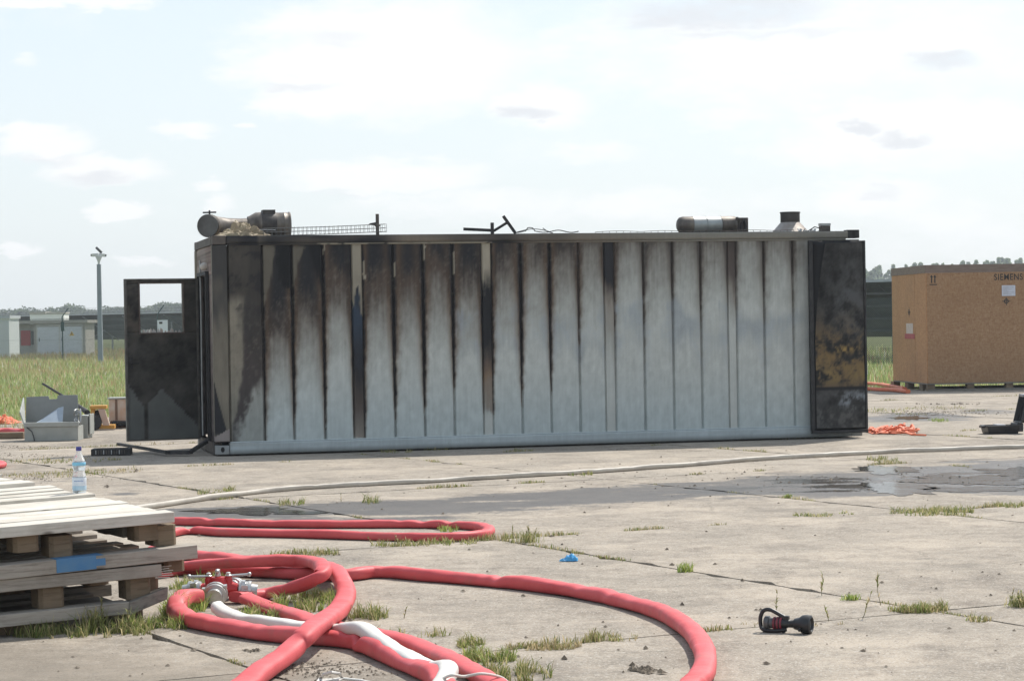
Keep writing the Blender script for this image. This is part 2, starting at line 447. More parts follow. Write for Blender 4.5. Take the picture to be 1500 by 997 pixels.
# ------------------------------------------------------------------ grasses
def leaf_mat(name, rough=0.6, sub=0.5):
    m, n, b = mat_new(name)
    a = n.new('ShaderNodeAttribute'); a.attribute_name = 'Col'
    n.link(a.outputs['Color'], b.inputs['Base Color']); b.inputs['Roughness'].default_value = rough; b.inputs['Specular IOR Level'].default_value = 0.25
    tr = n.new('ShaderNodeBsdfTranslucent'); n.link(a.outputs['Color'], tr.inputs[0])
    mx = n.new('ShaderNodeMixShader'); mx.inputs[0].default_value = sub
    out = [x for x in m.node_tree.nodes if x.type == 'OUTPUT_MATERIAL'][0]
    n.link(b.outputs[0], mx.inputs[1]); n.link(tr.outputs[0], mx.inputs[2]); n.link(mx.outputs[0], out.inputs[0])
    return m
M_LEAF = leaf_mat('grass_blade')

def blades(name, P, H, W, C, lean=0.45, parent=None):
    """P (n,3) feet, H heights, W widths, C colours; each blade a bent quad and a tip"""
    n = len(P); P = np.asarray(P, float); H = np.asarray(H)[:, None]; W = np.asarray(W)[:, None]
    t = rng.uniform(0, 2 * np.pi, n); s = np.stack([np.cos(t), np.sin(t), 0 * t], 1)
    b = rng.uniform(0, 2 * np.pi, n); k = (rng.uniform(0.1, 1, n) * lean)[:, None]
    L = np.stack([np.cos(b), np.sin(b), 0 * b], 1) * k
    up = np.array([[0, 0, 1.0]])
    v0 = P - s * W / 2; v1 = P + s * W / 2; mid = P + up * H * 0.55 + L * H * 0.3
    v2 = mid + s * W * 0.4; v3 = mid - s * W * 0.4; v4 = P + up * H * (1 - 0.3 * k) + L * H
    V = np.stack([v0, v1, v2, v3, v4], 1).reshape(-1, 3)
    o = np.arange(n)[:, None] * 5
    Fq = np.concatenate([o + [0, 1, 2, 3], o + [3, 2, 4]], 1).ravel()
    tot = np.tile([4, 3], n)
    Cc = np.repeat(np.asarray(C), 5, axis=0)
    return raw_mesh(name, V, Fq, tot, M_LEAF, parent, Cc)

def gcol(n, kinds):
    cols = np.array([c for c, _ in kinds]); w = np.array([p for _, p in kinds], float); w /= w.sum()
    c = cols[rng.choice(len(cols), n, p=w)] * rng.uniform(0.85, 1.55, (n, 1))
    return c
GREEN = [((0.14, 0.18, 0.05), 3), ((0.21, 0.23, 0.08), 3), ((0.33, 0.30, 0.14), 3), ((0.45, 0.38, 0.22), 2)]
FRESH = [((0.19, 0.27, 0.06), 3), ((0.29, 0.34, 0.09), 3), ((0.4, 0.38, 0.16), 1)]
DRY = [((0.42, 0.34, 0.2), 3), ((0.30, 0.24, 0.13), 2), ((0.2, 0.2, 0.08), 2)]

def vnoise(x, y, s, z=0.0):
    return np.array([mn.noise(Vector((a / s, b / s, z))) for a, b in zip(x, y)])

# meadow beyond the apron: tall summer grass
def meadow():
    Ps = []; Hs = []; Ws = []; Cs = []
    def fill(n, x0, x1, y0, y1, hmul=1.0, wmul=1.0):
        # evenly spread over picture height: denser nearby
        y = 1.0 / rng.uniform(1 / y1, 1 / y0, n); x = rng.uniform(x0, x1, n) * y
        ok = (x * NV.x + y * NV.y) > N_EDGE + 0.1 + 0.5 * np.sin(x * 1.3)
        x = x[ok]; y = y[ok]; m = len(x)
        cl = vnoise(x, y, 7.0); cl2 = vnoise(x, y, 2.2, 5.0)
        edge = np.clip(((x * NV.x + y * NV.y) - N_EDGE) / 7.0, 0.35, 1.0)
        h = (0.28 + 0.2 * rng.random(m) + 0.14 * cl + 0.12 * cl2) * hmul * edge
        h = np.where(y > 95, h * 1.35, h)
        c = gcol(m, [((0.24, 0.31, 0.10), 5), ((0.36, 0.41, 0.18), 4), ((0.50, 0.46, 0.28), 3), ((0.16, 0.22, 0.06), 2)])
        yl = np.clip(cl * 1.1 + (y - 95) / 70, 0, 0.8)[:, None]
        c = c * (1 - yl) + np.array([[0.46, 0.37, 0.19]]) * yl * rng.uniform(0.7, 1.2, (m, 1))
        red = (rng.random(m) < 0.06 + 0.16 * (cl2 > 0.2))[:, None]
        c = np.where(red, np.array([[0.46, 0.25, 0.15]]), c)
        wh = (rng.random(m) < 0.02)[:, None]
        c = np.where(wh, np.array([[0.62, 0.62, 0.55]]), c)
        Ps.append(np.stack([x, y, np.full(m, -0.06)], 1)); Hs.append(np.clip(h * .8, 0.06, 0.8)); Ws.append(0.012 * wmul * (0.6 + y / 60.0) * rng.uniform(0.6, 1.4, m)); Cs.append(c)
    fill(60000, -0.27, -0.12, 42, 190); fill(16000, 0.10, 0.24, 45, 120); fill(16000, -0.13, 0.11, 47, 170, wmul=1.3)
    fill(6000, -0.45, -0.27, 42, 150, wmul=1.4)
    o = blades('meadow_grass', np.concatenate(Ps), np.concatenate(Hs), np.concatenate(Ws), np.concatenate(Cs))
    tag(o, kind='stuff')
meadow()

# low growth along the slab joints
def joint_growth():
    P = []; H = []; W = []; C = []
    def seg(a, b, dens, h, cols, spread=0.02):
        a = Vector(a); b = Vector(b); L = (b - a).length; n = int(L * dens)
        if n < 1: return
        t = rng.random(n); x = a.x + (b.x - a.x) * t; y = a.y + (b.y - a.y) * t
        cl = vnoise(x, y, 0.5) + 0.8 * vnoise(x, y, 1.7, 3.0)
        ok = cl > 0.22; x = x[ok]; y = y[ok]; cl = cl[ok]; m = len(x)
        if m == 0: return
        x = x + rng.normal(0, spread, m); y = y + rng.normal(0, spread, m)
        P.append(np.stack([x, y, np.full(m, -0.01)], 1)); H.append(h * rng.uniform(0.4, 1.1, m) * (0.5 + cl)); W.append(rng.uniform(0.004, 0.009, m)); C.append(gcol(m, cols))
    for j in range(-1, 6):
        nn = N0 + NS * j
        seg(EV * -10 + NV * nn, EV * 34 + NV * nn, 420 if j < 3 else 200, 0.055, GREEN + DRY)
    for i in range(-5, 6):
        e = E0 + ES * i
        seg(EV * e + NV * 2, EV * e + NV * (N_EDGE - 1), 190, 0.04, DRY + GREEN)
    o = blades('joint_grass', np.concatenate(P), np.concatenate(H), np.concatenate(W), np.concatenate(C))
    tag(o, kind='stuff')
joint_growth()

# ground cover patches that show in the photograph: px, py, half width px, half depth px, height m, count, palette
PATCH = [(1365, 751, 62, 5, .07, 900, GREEN), (1480, 741, 26, 3, .06, 300, GREEN), (1345, 893, 45, 5, .06, 700, DRY + GREEN), (1290, 673, 24, 3, .06, 220, GREEN), (425, 738, 22, 3, .07, 260, GREEN),
         (325, 719, 22, 2, .06, 200, GREEN), (300, 722, 10, 2, .07, 90, GREEN), (850, 695, 20, 2, .05, 200, GREEN), (545, 735, 14, 3, .1, 160, GREEN), (620, 797, 80, 3, .06, 600, GREEN), (440, 812, 60, 3, .06, 500, GREEN + DRY),
         (655, 775, 18, 4, .07, 200, FRESH), (715, 966, 40, 9, .09, 900, GREEN + FRESH), (760, 990, 50, 8, .09, 900, GREEN), (690, 945, 26, 4, .07, 300, GREEN),
         (450, 885, 45, 12, .10, 1300, GREEN + FRESH), (300, 860, 50, 12, .08, 1200, FRESH + GREEN), (380, 903, 40, 8, .08, 700, GREEN + FRESH), (235, 918, 50, 9, .09, 1000, GREEN + FRESH),
         (120, 928, 110, 6, .09, 1100, GREEN), (270, 895, 30, 12, .12, 900, FRESH), (540, 905, 30, 5, .09, 300, GREEN), (800, 948, 60, 4, .05, 500, DRY), (900, 935, 40, 4, .05, 350, DRY + GREEN),
         (90, 675, 90, 3, .05, 500, DRY + GREEN), (80, 695, 90, 4, .05, 600, DRY + GREEN), (180, 690, 30, 3, .05, 160, DRY), (640, 658, 20, 1.0, .09, 160, GREEN), (580, 662, 25, 1.2, .06, 120, DRY + GREEN), (1375, 616, 14, 2, .06, 120, FRESH),
         (1290, 602, 40, 3, .07, 260, GREEN), (1370, 598, 50, 2.5, .06, 200, DRY + GREEN), (1250, 630, 14, 1, .05, 60, DRY), (80, 625, 120, 5, .2, 500, DRY + GREEN), (230, 650, 30, 1.5, .04, 60, DRY), (1240, 752, 10, 2, .04, 60, GREEN),
         (1190, 755, 40, 2, .04, 200, GREEN), (330, 762, 30, 2, .03, 60, GREEN), (600, 930, 60, 4, .07, 260, GREEN), (1150, 915, 90, 3, .04, 260, DRY), (1440, 908, 25, 3, .05, 150, DRY + GREEN)]
P = []; H = []; W = []; C = []
for (px, py, rx, ry, h, cnt, pal) in PATCH:
    cnt = int(cnt * 1.7)
    g = G(px, py); a = rx * g.y / F; c = ry * g.y * g.y / (F * EYE)
    r = np.sqrt(rng.random(cnt)); t = rng.uniform(0, 2 * np.pi, cnt)
    x = g.x + a * r * np.cos(t); y = g.y + c * r * np.sin(t)
    cl = vnoise(x, y, 0.16) + .6 * vnoise(x, y, .05, 2.); ok = cl > 0.02; x = x[ok]; y = y[ok]; m = len(x)
    P.append(np.stack([x, y, np.full(m, -0.005)], 1)); H.append(h * rng.uniform(0.35, 1.2, m) * (0.7 + np.clip(cl[ok], 0, 1))); W.append(rng.uniform(0.002, 0.0055, m) * (1 + g.y / 30)); C.append(gcol(m, pal))
tag(blades('ground_cover', np.concatenate(P), np.concatenate(H), np.concatenate(W), np.concatenate(C), lean=1.1), kind='stuff')

# dirt crumbs and small stones on the concrete
def crumbs():
    mb = MB(); r = random.Random(5)
    def crumb(x, y, s):
        k = [Vector((r.uniform(.6, 1.2) * dx, r.uniform(.6, 1.2) * dy, r.uniform(.5, 1) * dz)) * s for dx, dy, dz in ((1, 0, .2), (0, 1, .2), (-1, 0, .2), (0, -1, .2), (0, 0, 1))]
        a = r.uniform(0, 6); T = Matrix.Translation((x, y, 0)) @ Matrix.Rotation(a, 4, 'Z')
        mb.add([T @ p for p in k], [(0, 1, 4), (1, 2, 4), (2, 3, 4), (3, 0, 4)])
    for _ in range(420):
        px = r.uniform(0, 1500); py = r.uniform(655, 996); g = G(px, py); crumb(g.x, g.y, r.choice((.005, .008, .012, .02)) * r.uniform(.5, 1.2))
    for (px, py, rx, ry, cnt, s) in ((942, 981, 20, 4, 60, .02), (460, 980, 45, 12, 150, .010), (200, 690, 2, 1, 5, .03), (156, 713, 4, 1, 5, .03), (520, 985, 60, 8, 80, .008), (370, 953, 10, 2, 14, .014), (1395, 592, 40, 1, 40, .03),
                                     (60, 668, 90, 3, 150, .012), (60, 700, 90, 4, 150, .012), (1150, 700, 300, 18, 150, .018), (1370, 605, 90, 4, 260, .018), (40, 655, 60, 2, 80, .015)):
        for _ in range(cnt):
            g = G(px + r.gauss(0, rx / 1.6), py + r.gauss(0, ry / 1.6)); crumb(g.x, g.y, s * r.uniform(.4, 1.3))
    tag(mb.build('dirt_crumbs', simple('dirt', (0.18, 0.145, 0.105), (0.09, 0.072, 0.052), 14, 0.95)), kind='stuff')
crumbs()

# single weeds one can pick out
def weed(px, py, h, kind, label, wide=0.05):
    g = G(px, py); o = empty('weed', (g.x, g.y, 0), label, 'weed')
    r = random.Random(int(px))
    Pn = []; Hn = []; Wn = []; Cn = []
    if kind == 'tuft':
        n = 90
        Pn = np.stack([rng.normal(0, wide * .35, n), rng.normal(0, wide * .35, n), np.zeros(n)], 1)
        blades('leaves', Pn, h * rng.uniform(.4, 1.1, n), rng.uniform(.004, .008, n), gcol(n, FRESH), 0.9, o)
    else:
        if kind == 'bush':
            n = 160; Pt = np.stack([rng.normal(0, wide * .4, n), rng.normal(0, wide * .4, n), np.zeros(n)], 1)
            blades('leaves', Pt, h * rng.uniform(.3, .9, n), rng.uniform(.003, .006, n), gcol(n, GREEN), 1.0, o)
        for s in range(5 if kind == 'bush' else 1):
            mb = MB(); pts = [Vector((r.gauss(0, wide * .45 if kind == 'bush' else 0), r.gauss(0, wide * .45 if kind == 'bush' else 0), 0))]
            hh = h * r.uniform(.6, 1.0); dx, dy = r.gauss(0, .22), r.gauss(0, .2)
            for k in range(6): pts.append(pts[-1] + Vector((dx + r.gauss(0, .16), dy + r.gauss(0, .16), 1)).normalized() * hh / 6)
            mb.tube(pts, [0.0022 * (1 - .1 * k) for k in range(7)], 5)
            mb.build('stem', M_STEM, o)
            m = 18; ii = [r.uniform(.8, 5.9) for _ in range(m)]
            for q in ii:
                a = pts[int(q)].lerp(pts[min(int(q) + 1, 6)], q % 1); Pn.append(tuple(a)); Hn.append(min(.045, h * r.uniform(.08, .25))); Wn.append(r.uniform(.004, .009)); 
        Cn = gcol(len(Pn), DRY + GREEN)
        blades('leaves', Pn, Hn, Wn, Cn, 1.4, o)
    return o
M_STEM = simple('weed_stem', (0.16, 0.15, 0.06), (0.1, 0.08, 0.04), 20, 0.8)
weed(1003, 837, .085, 'tuft', 'bright yellow-green tuft in the joint right of the blue glove', .07)
weed(770, 794, .15, 'bush', 'bushy grey-green weed on the joint just right of the upper red hose loop', .14)
weed(1155, 729, .05, 'tuft', 'small yellowish tuft at the near edge of the wet ground', .06)
weed(1290, 886, .27, 'stalk', 'tall dark leafy weed stalk standing right of the nozzle')
weed(1204, 872, .19, 'stalk', 'thin weed stalk with a pale head rising from a green clump above the nozzle')
weed(1137, 894, .13, 'stalk', 'little dry stalk directly behind the nozzle')
weed(1214, 909, .14, 'stalk', 'crooked dry stalk immediately right of the nozzle')
weed(1264, 905, .2, 'stalk', 'bare thin stalk between the leafy weed and the nozzle')
weed(1247, 878, .05, 'tuft', 'low round green clump on the joint right of the nozzle', .07)
weed(1493, 888, .12, 'bush', 'small weed at the right border on the lower joint', .08)
weed(592, 905, .1, 'stalk', 'dry sprig beside the white hose bend')
weed(868, 938, .09, 'stalk', 'thin curled sprig inside the big red hose curve')
weed(583, 796, .09, 'stalk', 'small branching sprig in front of the upper red hose loop')
weed(545, 797, .08, 'stalk', 'small sprig with splayed leaves left of its twin at the red hose loop')
weed(140, 925, .2, 'bush', 'broad leafy weed growing in front of the lowest pallet', .12)
weed(195, 925, .2, 'stalk', 'upright leafy shoot near the broken board of the pallet stack')
weed(500, 735, .1, 'stalk', 'thin shoot in the wet ground below the pale hose')

# ------------------------------------------------------------------ the burnt container
CL, CW, CH = 9.14, 2.44, 2.9
p0 = G(316, 668); p1 = G(1266, 640); CANG = math.atan2(p1.y - p0.y, p1.x - p0.x)
cont = empty('burnt_container', (p0.x, p0.y, 0.02), 'long burnt grey steel container with soot streaked corrugated side and open end doors', 'container', rz=CANG)

CLEAN = np.array([0.40, 0.445, 0.45]); LTBR = np.array([0.33, 0.325, 0.295]); BRGR = np.array([0.235, 0.21, 0.18])
DKBR = np.array([0.075, 0.06, 0.052]); BLK = np.array([0.018, 0.018, 0.02]); TAN = np.array([0.36, 0.32, 0.25]); ORG = np.array([0.17, 0.105, 0.06]); BLUE = np.array([0.035, 0.05, 0.075])
GROOVES = [0.20, 0.66, 1.06, 1.48, 1.87, 2.01, 2.43, 2.84, 3.25, 3.66, 3.79, 4.20, 4.61, 5.02, 5.39, 5.53, 5.95, 6.37, 6.78, 7.18, 7.30, 7.71, 8.14, 8.55, 8.94]
BANDS = {4: 'b1', 9: 'b2', 14: 'b3', 19: 'b4'}
GLOW = [660, 645, 642, 642, 655, 650, 605, 615, 560, 600, 598, 592, 560, 505, 440, 480, 462, 455, 440, 450, 440, 435, 430, 400, 400]   # picture height at which soot in a groove ends
GW = [.05, .055, .045, .045, .03, .032, .06, .055, .05, .032, .03, .055, .04, .026, .03, .02, .018, .018, .016, .02, .016, .016, .014, .01, .01]
DTOP = {0: 470, 1: 436, 2: 424, 3: 388, 5: 383, 6: 372, 7: 366, 8: 362, 10: 345, 11: 333, 12: 322, 13: 312, 15: 300, 16: 298, 17: 292, 18: 290, 20: 285, 21: 282, 22: 280, 23: 280}

def fnoise(x, z, s, w=0.0, H=.55, o=5):
    return np.array([mn.fractal(Vector((float(a) / s, float(b) / s, w)), H, 2.1, o) for a, b in zip(np.ravel(x), np.ravel(z))]).reshape(np.shape(x))

def smooth(a, b, x):
    t = np.clip((x - a) / (b - a), 0, 1); return t * t * (3 - 2 * t)
def lerp(a, b, t): return a * (1 - t[..., None]) + b * t[..., None]
def stops(d, st):
    out = np.broadcast_to(st[0][1], d.shape + (3,)).copy()
    for (a, ca), (b, cb) in zip(st[:-1], st[1:]):
        out = lerp(out, np.broadcast_to(cb, out.shape), np.clip((d - a) / (b - a), 0, 1))
    return out

def soot(x, z, bay):
    """burn pattern on the long side: x along the wall, z up, both in metres"""
    yb = 668 - 3.06 * x; yt = 348 - 0.8 * x
    y = yb - z / 2.9 * (yb - yt)
    n1 = vnoise(x.ravel(), z.ravel(), 0.35).reshape(x.shape); n2 = fnoise(x * 2.0, z, .16, 4.0)
    CLEAN = np.array([0.475, 0.49, 0.46])
    st_ = fnoise(x * 9, z * .35, .3, 11.0, .5, 4); fade = 1 - smooth(560, 640, y)
    y0 = y; y = y + n1 * 16 + n2 * 6 + st_ * 11 * fade; x0_ = x; x = x + .012 * n2
    xl, xr = GROOVES[bay], GROOVES[bay + 1]
    xm = (xl + xr) / 2; hw = (xr - xl) / 2; u = np.clip((x - xm) / hw, -1, 1); rb = random.Random(bay * 7 + 1); y = y + rb.uniform(-9, 9) + rb.uniform(-12, 12) * u
    if bay in BANDS:
        if bay == 4:
            c = stops(y, [(390, TAN * .85), (425, TAN * .7), (440, BLK), (455, BLUE), (480, BLUE), (540, BLK * 1.3), (585, DKBR), (655, BRGR), (662, CLEAN)])
            pt = smooth(0, 8, 26 * np.abs(u) ** 1.5 - (y - 440)) * smooth(420, 430, y); c = lerp(c, np.broadcast_to(TAN * .8, c.shape), pt)
        elif bay == 9:
            c = stops(y, [(400, TAN), (432, BLK), (500, BLK), (522, DKBR), (550, ORG * .9 + BRGR * .2), (592, BRGR), (604, CLEAN * .9), (625, CLEAN)])
        elif bay == 14:
            c = stops(y, [(360, BLK * 1.5), (415, BLK * 1.6), (428, DKBR), (450, BRGR * 1.2), (490, LTBR), (540, CLEAN)])
        else:
            c = stops(y, [(360, DKBR * .9), (400, DKBR * 1.3), (430, BRGR * .9), (450, LTBR), (480, CLEAN)])
        return c
    D = DTOP.get(bay, 300) + (12 if bay > 8 else 10)
    au = np.abs(u); GR = np.where(u < 0, GLOW[bay], GLOW[bay + 1])
    lowf = np.clip((GR - D) * 0.55, 0, 160)
    d = y - (D + lowf * au ** 5 + 14 * au ** 2)
    c = stops(d, [(-4, BLK * 1.2), (20, DKBR * .8), (46, BRGR * .7), (85, LTBR * .92), (150, CLEAN), (400, CLEAN)])
    if bay >= 8:   # faint bluish smudge arches low on the cleaner bays
        q = smooth(455, 485, y + 22 * au) * (1 - smooth(505, 545, y - 40 * au ** 2 + 22))
        q = q * (0.32 + .7 * n1 + .3 * n2)
        c = lerp(c, np.broadcast_to(np.array([0.255, 0.285, 0.315]), c.shape), np.clip(q, 0, .6))
    for gi in (bay, bay + 1):
        w0 = GW[gi]; Lg = GLOW[gi]; dx = np.abs(x - GROOVES[gi])
        k = np.clip((Lg - y) / (Lg - 350), 0, 1) ** 0.55; w = np.maximum(w0 * k, 1e-4)
        fr = np.exp(-(dx / (w * 1.7 + .006)) ** 2) * (k > 0.01)
        c = lerp(c, np.broadcast_to(ORG if gi < 16 else BRGR * .8, c.shape), np.clip(fr * (0.75 if gi < 13 else .5), 0, 1))
        bl = np.exp(-(dx / w) ** 4) * smooth(0.02, 0.3, k)
        c = lerp(c, np.broadcast_to(BLK * 1.2 if gi < 13 else DKBR, c.shape), np.clip(bl, 0, .96))
    # paint burnt back to pale primer beside some grooves near the top
    if bay == 1:
        t = smooth(0, .03, xl + .19 - .19 * np.clip((y - 365) / 90, 0, 1) - x + .03 * n2) * smooth(358, 366, y0) * smooth(.01, .02, x - xl)
        c = lerp(c, np.broadcast_to(TAN * .36, c.shape), t)
        t = smooth(0, .05, x + .05 * n2 - (xl + .17 + .2 * smooth(395, 455, y))) * (1 - smooth(430, 460, y)); c = lerp(c, np.broadcast_to(BLK * .6, c.shape), t)
    if bay == 2:
        t = smooth(0, .03, xl + .2 - .19 * np.clip((y - 365) / 75, 0, 1) - x + .03 * n2) * smooth(360, 367, y0) * smooth(.01, .02, x - xl); c = lerp(c, np.broadcast_to(TAN * .36, c.shape), t)
        t = smooth(0, .05, x + .05 * n2 - xl - .2) * (1 - smooth(400, 430, y + 40 * (1 - smooth(xl + .2, xl + .38, x)))); c = lerp(c, np.broadcast_to(BLK * .6, c.shape), t)
    if bay in (3, 5, 6, 7, 8):
        t = (x < xl + .035) & (x > xl + .01) & (y > 364) & (y < 420 - 4 * bay); c = np.where(t[..., None], TAN * .9, c)
        c = lerp(c, np.broadcast_to(BLK, c.shape), smooth(xr - .13, xr - .03, x) * (1 - smooth(385, 435, y)) * (.95 if bay < 6 else .7))
    if bay in (3, 5, 6, 7):   # red brown scorch under the black
        q = np.exp(-((y - (D + 22)) / 16) ** 2) * (1 - au ** 2) * .6; c = lerp(c, np.broadcast_to(np.array([.10, .07, .052]), c.shape), np.clip(q, 0, 1))
    if bay == 0:
        c = np.broadcast_to(TAN * .62, c.shape).copy() * (1 + n1[..., None] * .3)
        dark = smooth(0, .05, x - (xl + .27 - .1 * smooth(380, 470, y) - .17 * smooth(520, 640, y)))
        c = lerp(c, np.broadcast_to(BLK * 1.5, c.shape), dark * .95)
        c = lerp(c, np.broadcast_to(np.array([.07, .055, .05]), c.shape), dark * smooth(430, 520, y) * .7)
        low = smooth(0, .16, x + .04 * n2 - (xl + .44 - .44 * smooth(520, 640, y))) * smooth(540, 590, y)
        c = lerp(c, np.broadcast_to(CLEAN * .62 * np.array([1.05, 1, .95]), c.shape), low)
        c = lerp(c, np.broadcast_to(BRGR * .7, c.shape), np.exp(-((low - .5) / .3) ** 2) * .5 * (y > 500))
        c = lerp(c, np.broadcast_to(np.array([.05, .043, .037]), c.shape), (1 - smooth(400, 475, y + n1 * 50 - 60 * smooth(xl + .1, xr, x))) * .92)
        c = lerp(c, np.broadcast_to(BLK, c.shape), smooth(.1, .5, fnoise(x, z, .3, 31.)) * (1 - smooth(430, 500, y)) * .7)
    c = c * (1 + .10 * n2[..., None])
    c = lerp(c, c * np.array([.93, 1.0, 1.05]), smooth(520, 640, y0))
    # flakes burnt through to bare scorched steel
    fl = fnoise(x0_ * 1.2, z, .07, 17.0, .4, 4); band_ = np.exp(-((y - DTOP.get(bay, 330) - 40) / 45) ** 2)
    c = lerp(c, c * .45 + np.array([.03, .02, .012]), smooth(.3, .55, fl) * band_ * .35)
    c = lerp(c, c * .6 + np.array([.14, .125, .1]), smooth(.3, .55, -fl) * band_ * .3)
    return np.clip(c, .004, 1)

M_IN = simple('sooted_interior', (0.02, 0.019, 0.018), (0.01, 0.01, 0.01), 6, 0.9)
def wall_panel(bay):
    xl, xr = GROOVES[bay], GROOVES[bay + 1]; g = 0.038; r = 0.022
    band = bay in BANDS
    top = 0.016 if band else 0.0
    xs = [xl, xl + .005, xl + r * (.6 if band else 1)]
    k = 6 if band else 20
    xs += list(np.linspace(xl + r, xr - r, k))[1 if band else 0:][:-1] if not band else list(np.linspace(xl + r, xr - r, k))[1:-1]
    xs += [xr - r * (.6 if band else 1), xr - .005, xr]
    xs = sorted(set(round(v, 4) for v in xs))
    zs = np.linspace(.165, 2.785, 96)
    def dep(v):
        e = min(v - xl, xr - v); rr = r * (.6 if band else 1)
        return g if e <= .005 else (top if e >= rr - 1e-4 else g + (top - g) * (e - .005) / (rr - .005))
    X, Z = np.meshgrid(xs, zs)
    Y = np.vectorize(dep)(X)
    # slight oil-canning of heated sheet, and the outward face closing at the top
    if not band:
        um = (X - (xl + xr) / 2) / ((xr - xl) / 2)
        amp = 0.012 if bay < 5 else 0.004
        Y = Y + amp * np.array([mn.noise(Vector((float(a) * 2.1, float(b) * 1.1, 0))) for a, b in zip(X.ravel(), Z.ravel())]).reshape(X.shape) * (1 - um ** 4) + amp * .5
    V = np.stack([X, Y, Z], -1).reshape(-1, 3); nx = len(xs); nz = len(zs)
    idx = np.arange(nx * nz).reshape(nz, nx)
    fq = np.stack([idx[:-1, :-1], idx[:-1, 1:], idx[1:, 1:], idx[1:, :-1]], -1).reshape(-1, 4)
    C = soot(X, Z, bay).reshape(-1, 3)
    o = raw_mesh('wall_panel', V, fq.ravel(), np.full(len(fq), 4), M_PAINT, cont, C)
    o.data.shade_smooth()
    try: o.data.set_sharp_from_angle(angle=math.radians(35))
    except Exception: pass
    o.data.validate()
    return o
for b_ in range(len(GROOVES) - 1):
    w = wall_panel(b_)
    if b_ in BANDS: w['label'] = ['narrow strip with pale top and blue-black soot below', 'narrow strip, tan top, black middle and brown tail', 'narrow strip sooted only at the top', 'narrow strip with brown scorched top'][list(BANDS).index(b_)]

def painted(name, boxes, colf, mat=None, parent=None, nx=60, label=None, bevel=0.0):
    """boxes cut into cells along x so the colour attribute can vary"""
    V = []; Fc = []
    for (a, b, kx, kz) in boxes:
        xs = np.linspace(a[0], b[0], kx + 1); zs = np.linspace(a[2], b[2], kz + 1); o = len(V)
        for yy in (a[1], b[1]):
            for z in zs:
                for x in xs: V.append((x, yy, z))
        n1 = (kx + 1) * (kz + 1); I = lambda s, j, i: o + s * n1 + j * (kx + 1) + i
        for j in range(kz):
            for i in range(kx):
                Fc.append((I(0, j, i), I(0, j, i + 1), I(0, j + 1, i + 1), I(0, j + 1, i)))
                Fc.append((I(1, j, i + 1), I(1, j, i), I(1, j + 1, i), I(1, j + 1, i + 1)))
        for i in range(kx):
            Fc.append((I(1, 0, i), I(1, 0, i + 1), I(0, 0, i + 1), I(0, 0, i))); Fc.append((I(0, kz, i), I(0, kz, i + 1), I(1, kz, i + 1), I(1, kz, i)))
        for j in range(kz):
            Fc.append((I(1, j, 0), I(0, j, 0), I(0, j + 1, 0), I(1, j + 1, 0))); Fc.append((I(0, j, kx), I(1, j, kx), I(1, j + 1, kx), I(0, j + 1, kx)))
    Va = np.array(V); Fa = np.array(Fc)
    C = colf(Va[:, 0], Va[:, 1], Va[:, 2])
    o = raw_mesh(name, Va, Fa.ravel(), np.full(len(Fa), 4), mat or M_PAINT, parent or cont, C)
    if label: o['label'] = label
    return o

def rail_col(x, y, z):
    n = vnoise(x, z * 3, 0.5); n2 = vnoise(x, z * 3, 0.12, 2.0)
    black = np.clip(np.exp(-((x - 1.2) / 0.7) ** 2) * .9 + np.exp(-((x - 2.1) / .35) ** 2) * .8 + np.exp(-((x - 3.9) / 0.6) ** 2) * .8 + np.exp(-((x - 9.0) / .12) ** 2) + (x < .6) * .8 + n * .5, 0, 1)
    c = lerp(np.broadcast_to(BRGR * .75 * np.array([1.05, .98, .9]), (len(x), 3)), np.broadcast_to(BLK * 1.4, (len(x), 3)), black * (1 - .55 * smooth(4.6, 5.2, x)))
    c = lerp(c, np.broadcast_to(LTBR * .68 * np.array([1.03, 1, .95]), c.shape), smooth(4.6, 7, x) * .8)
    lit_lip = (z < 2.80) & (x > 1.4) & (x < 3.8) & (n2 > -.3); c = np.where(lit_lip[:, None], TAN * .75, c)  # tan along the lip puts its lit edge into the colour
    return c
painted('top_rail', [((.19, -.012, 2.80), (8.97, .10, 2.90), 220, 3)], rail_col)
painted('rail_lip', [((.20, -.004, 2.772), (8.94, .05, 2.797), 220, 1)], rail_col)
def brail_col(x, y, z):
    n = vnoise(x, z * 2, 0.6); n2 = vnoise(x, z * 2, 0.08, 3.0)
    c = np.broadcast_to(CLEAN * .98, (len(x), 3)) * (1 + .12 * n + .1 * n2)[:, None]
    d = (1 - smooth(.03, .07, z)) * .6; c = lerp(c, np.broadcast_to(np.array([.12, .12, .11]), c.shape), d)
    c = lerp(c, np.broadcast_to(BRGR, c.shape), (1 - smooth(.3, .9, x)) * .45 * smooth(.08, .15, z))
    return c
painted('bottom_rail', [((.19, -.010, .0), (8.97, .10, .15), 160, 6)], brail_col)
painted('rail_ledge', [((.2, -.003, .152), (8.94, .06, .166), 160, 1)], lambda x, y, z: np.broadcast_to(CLEAN * 1.15, (len(x), 3)))

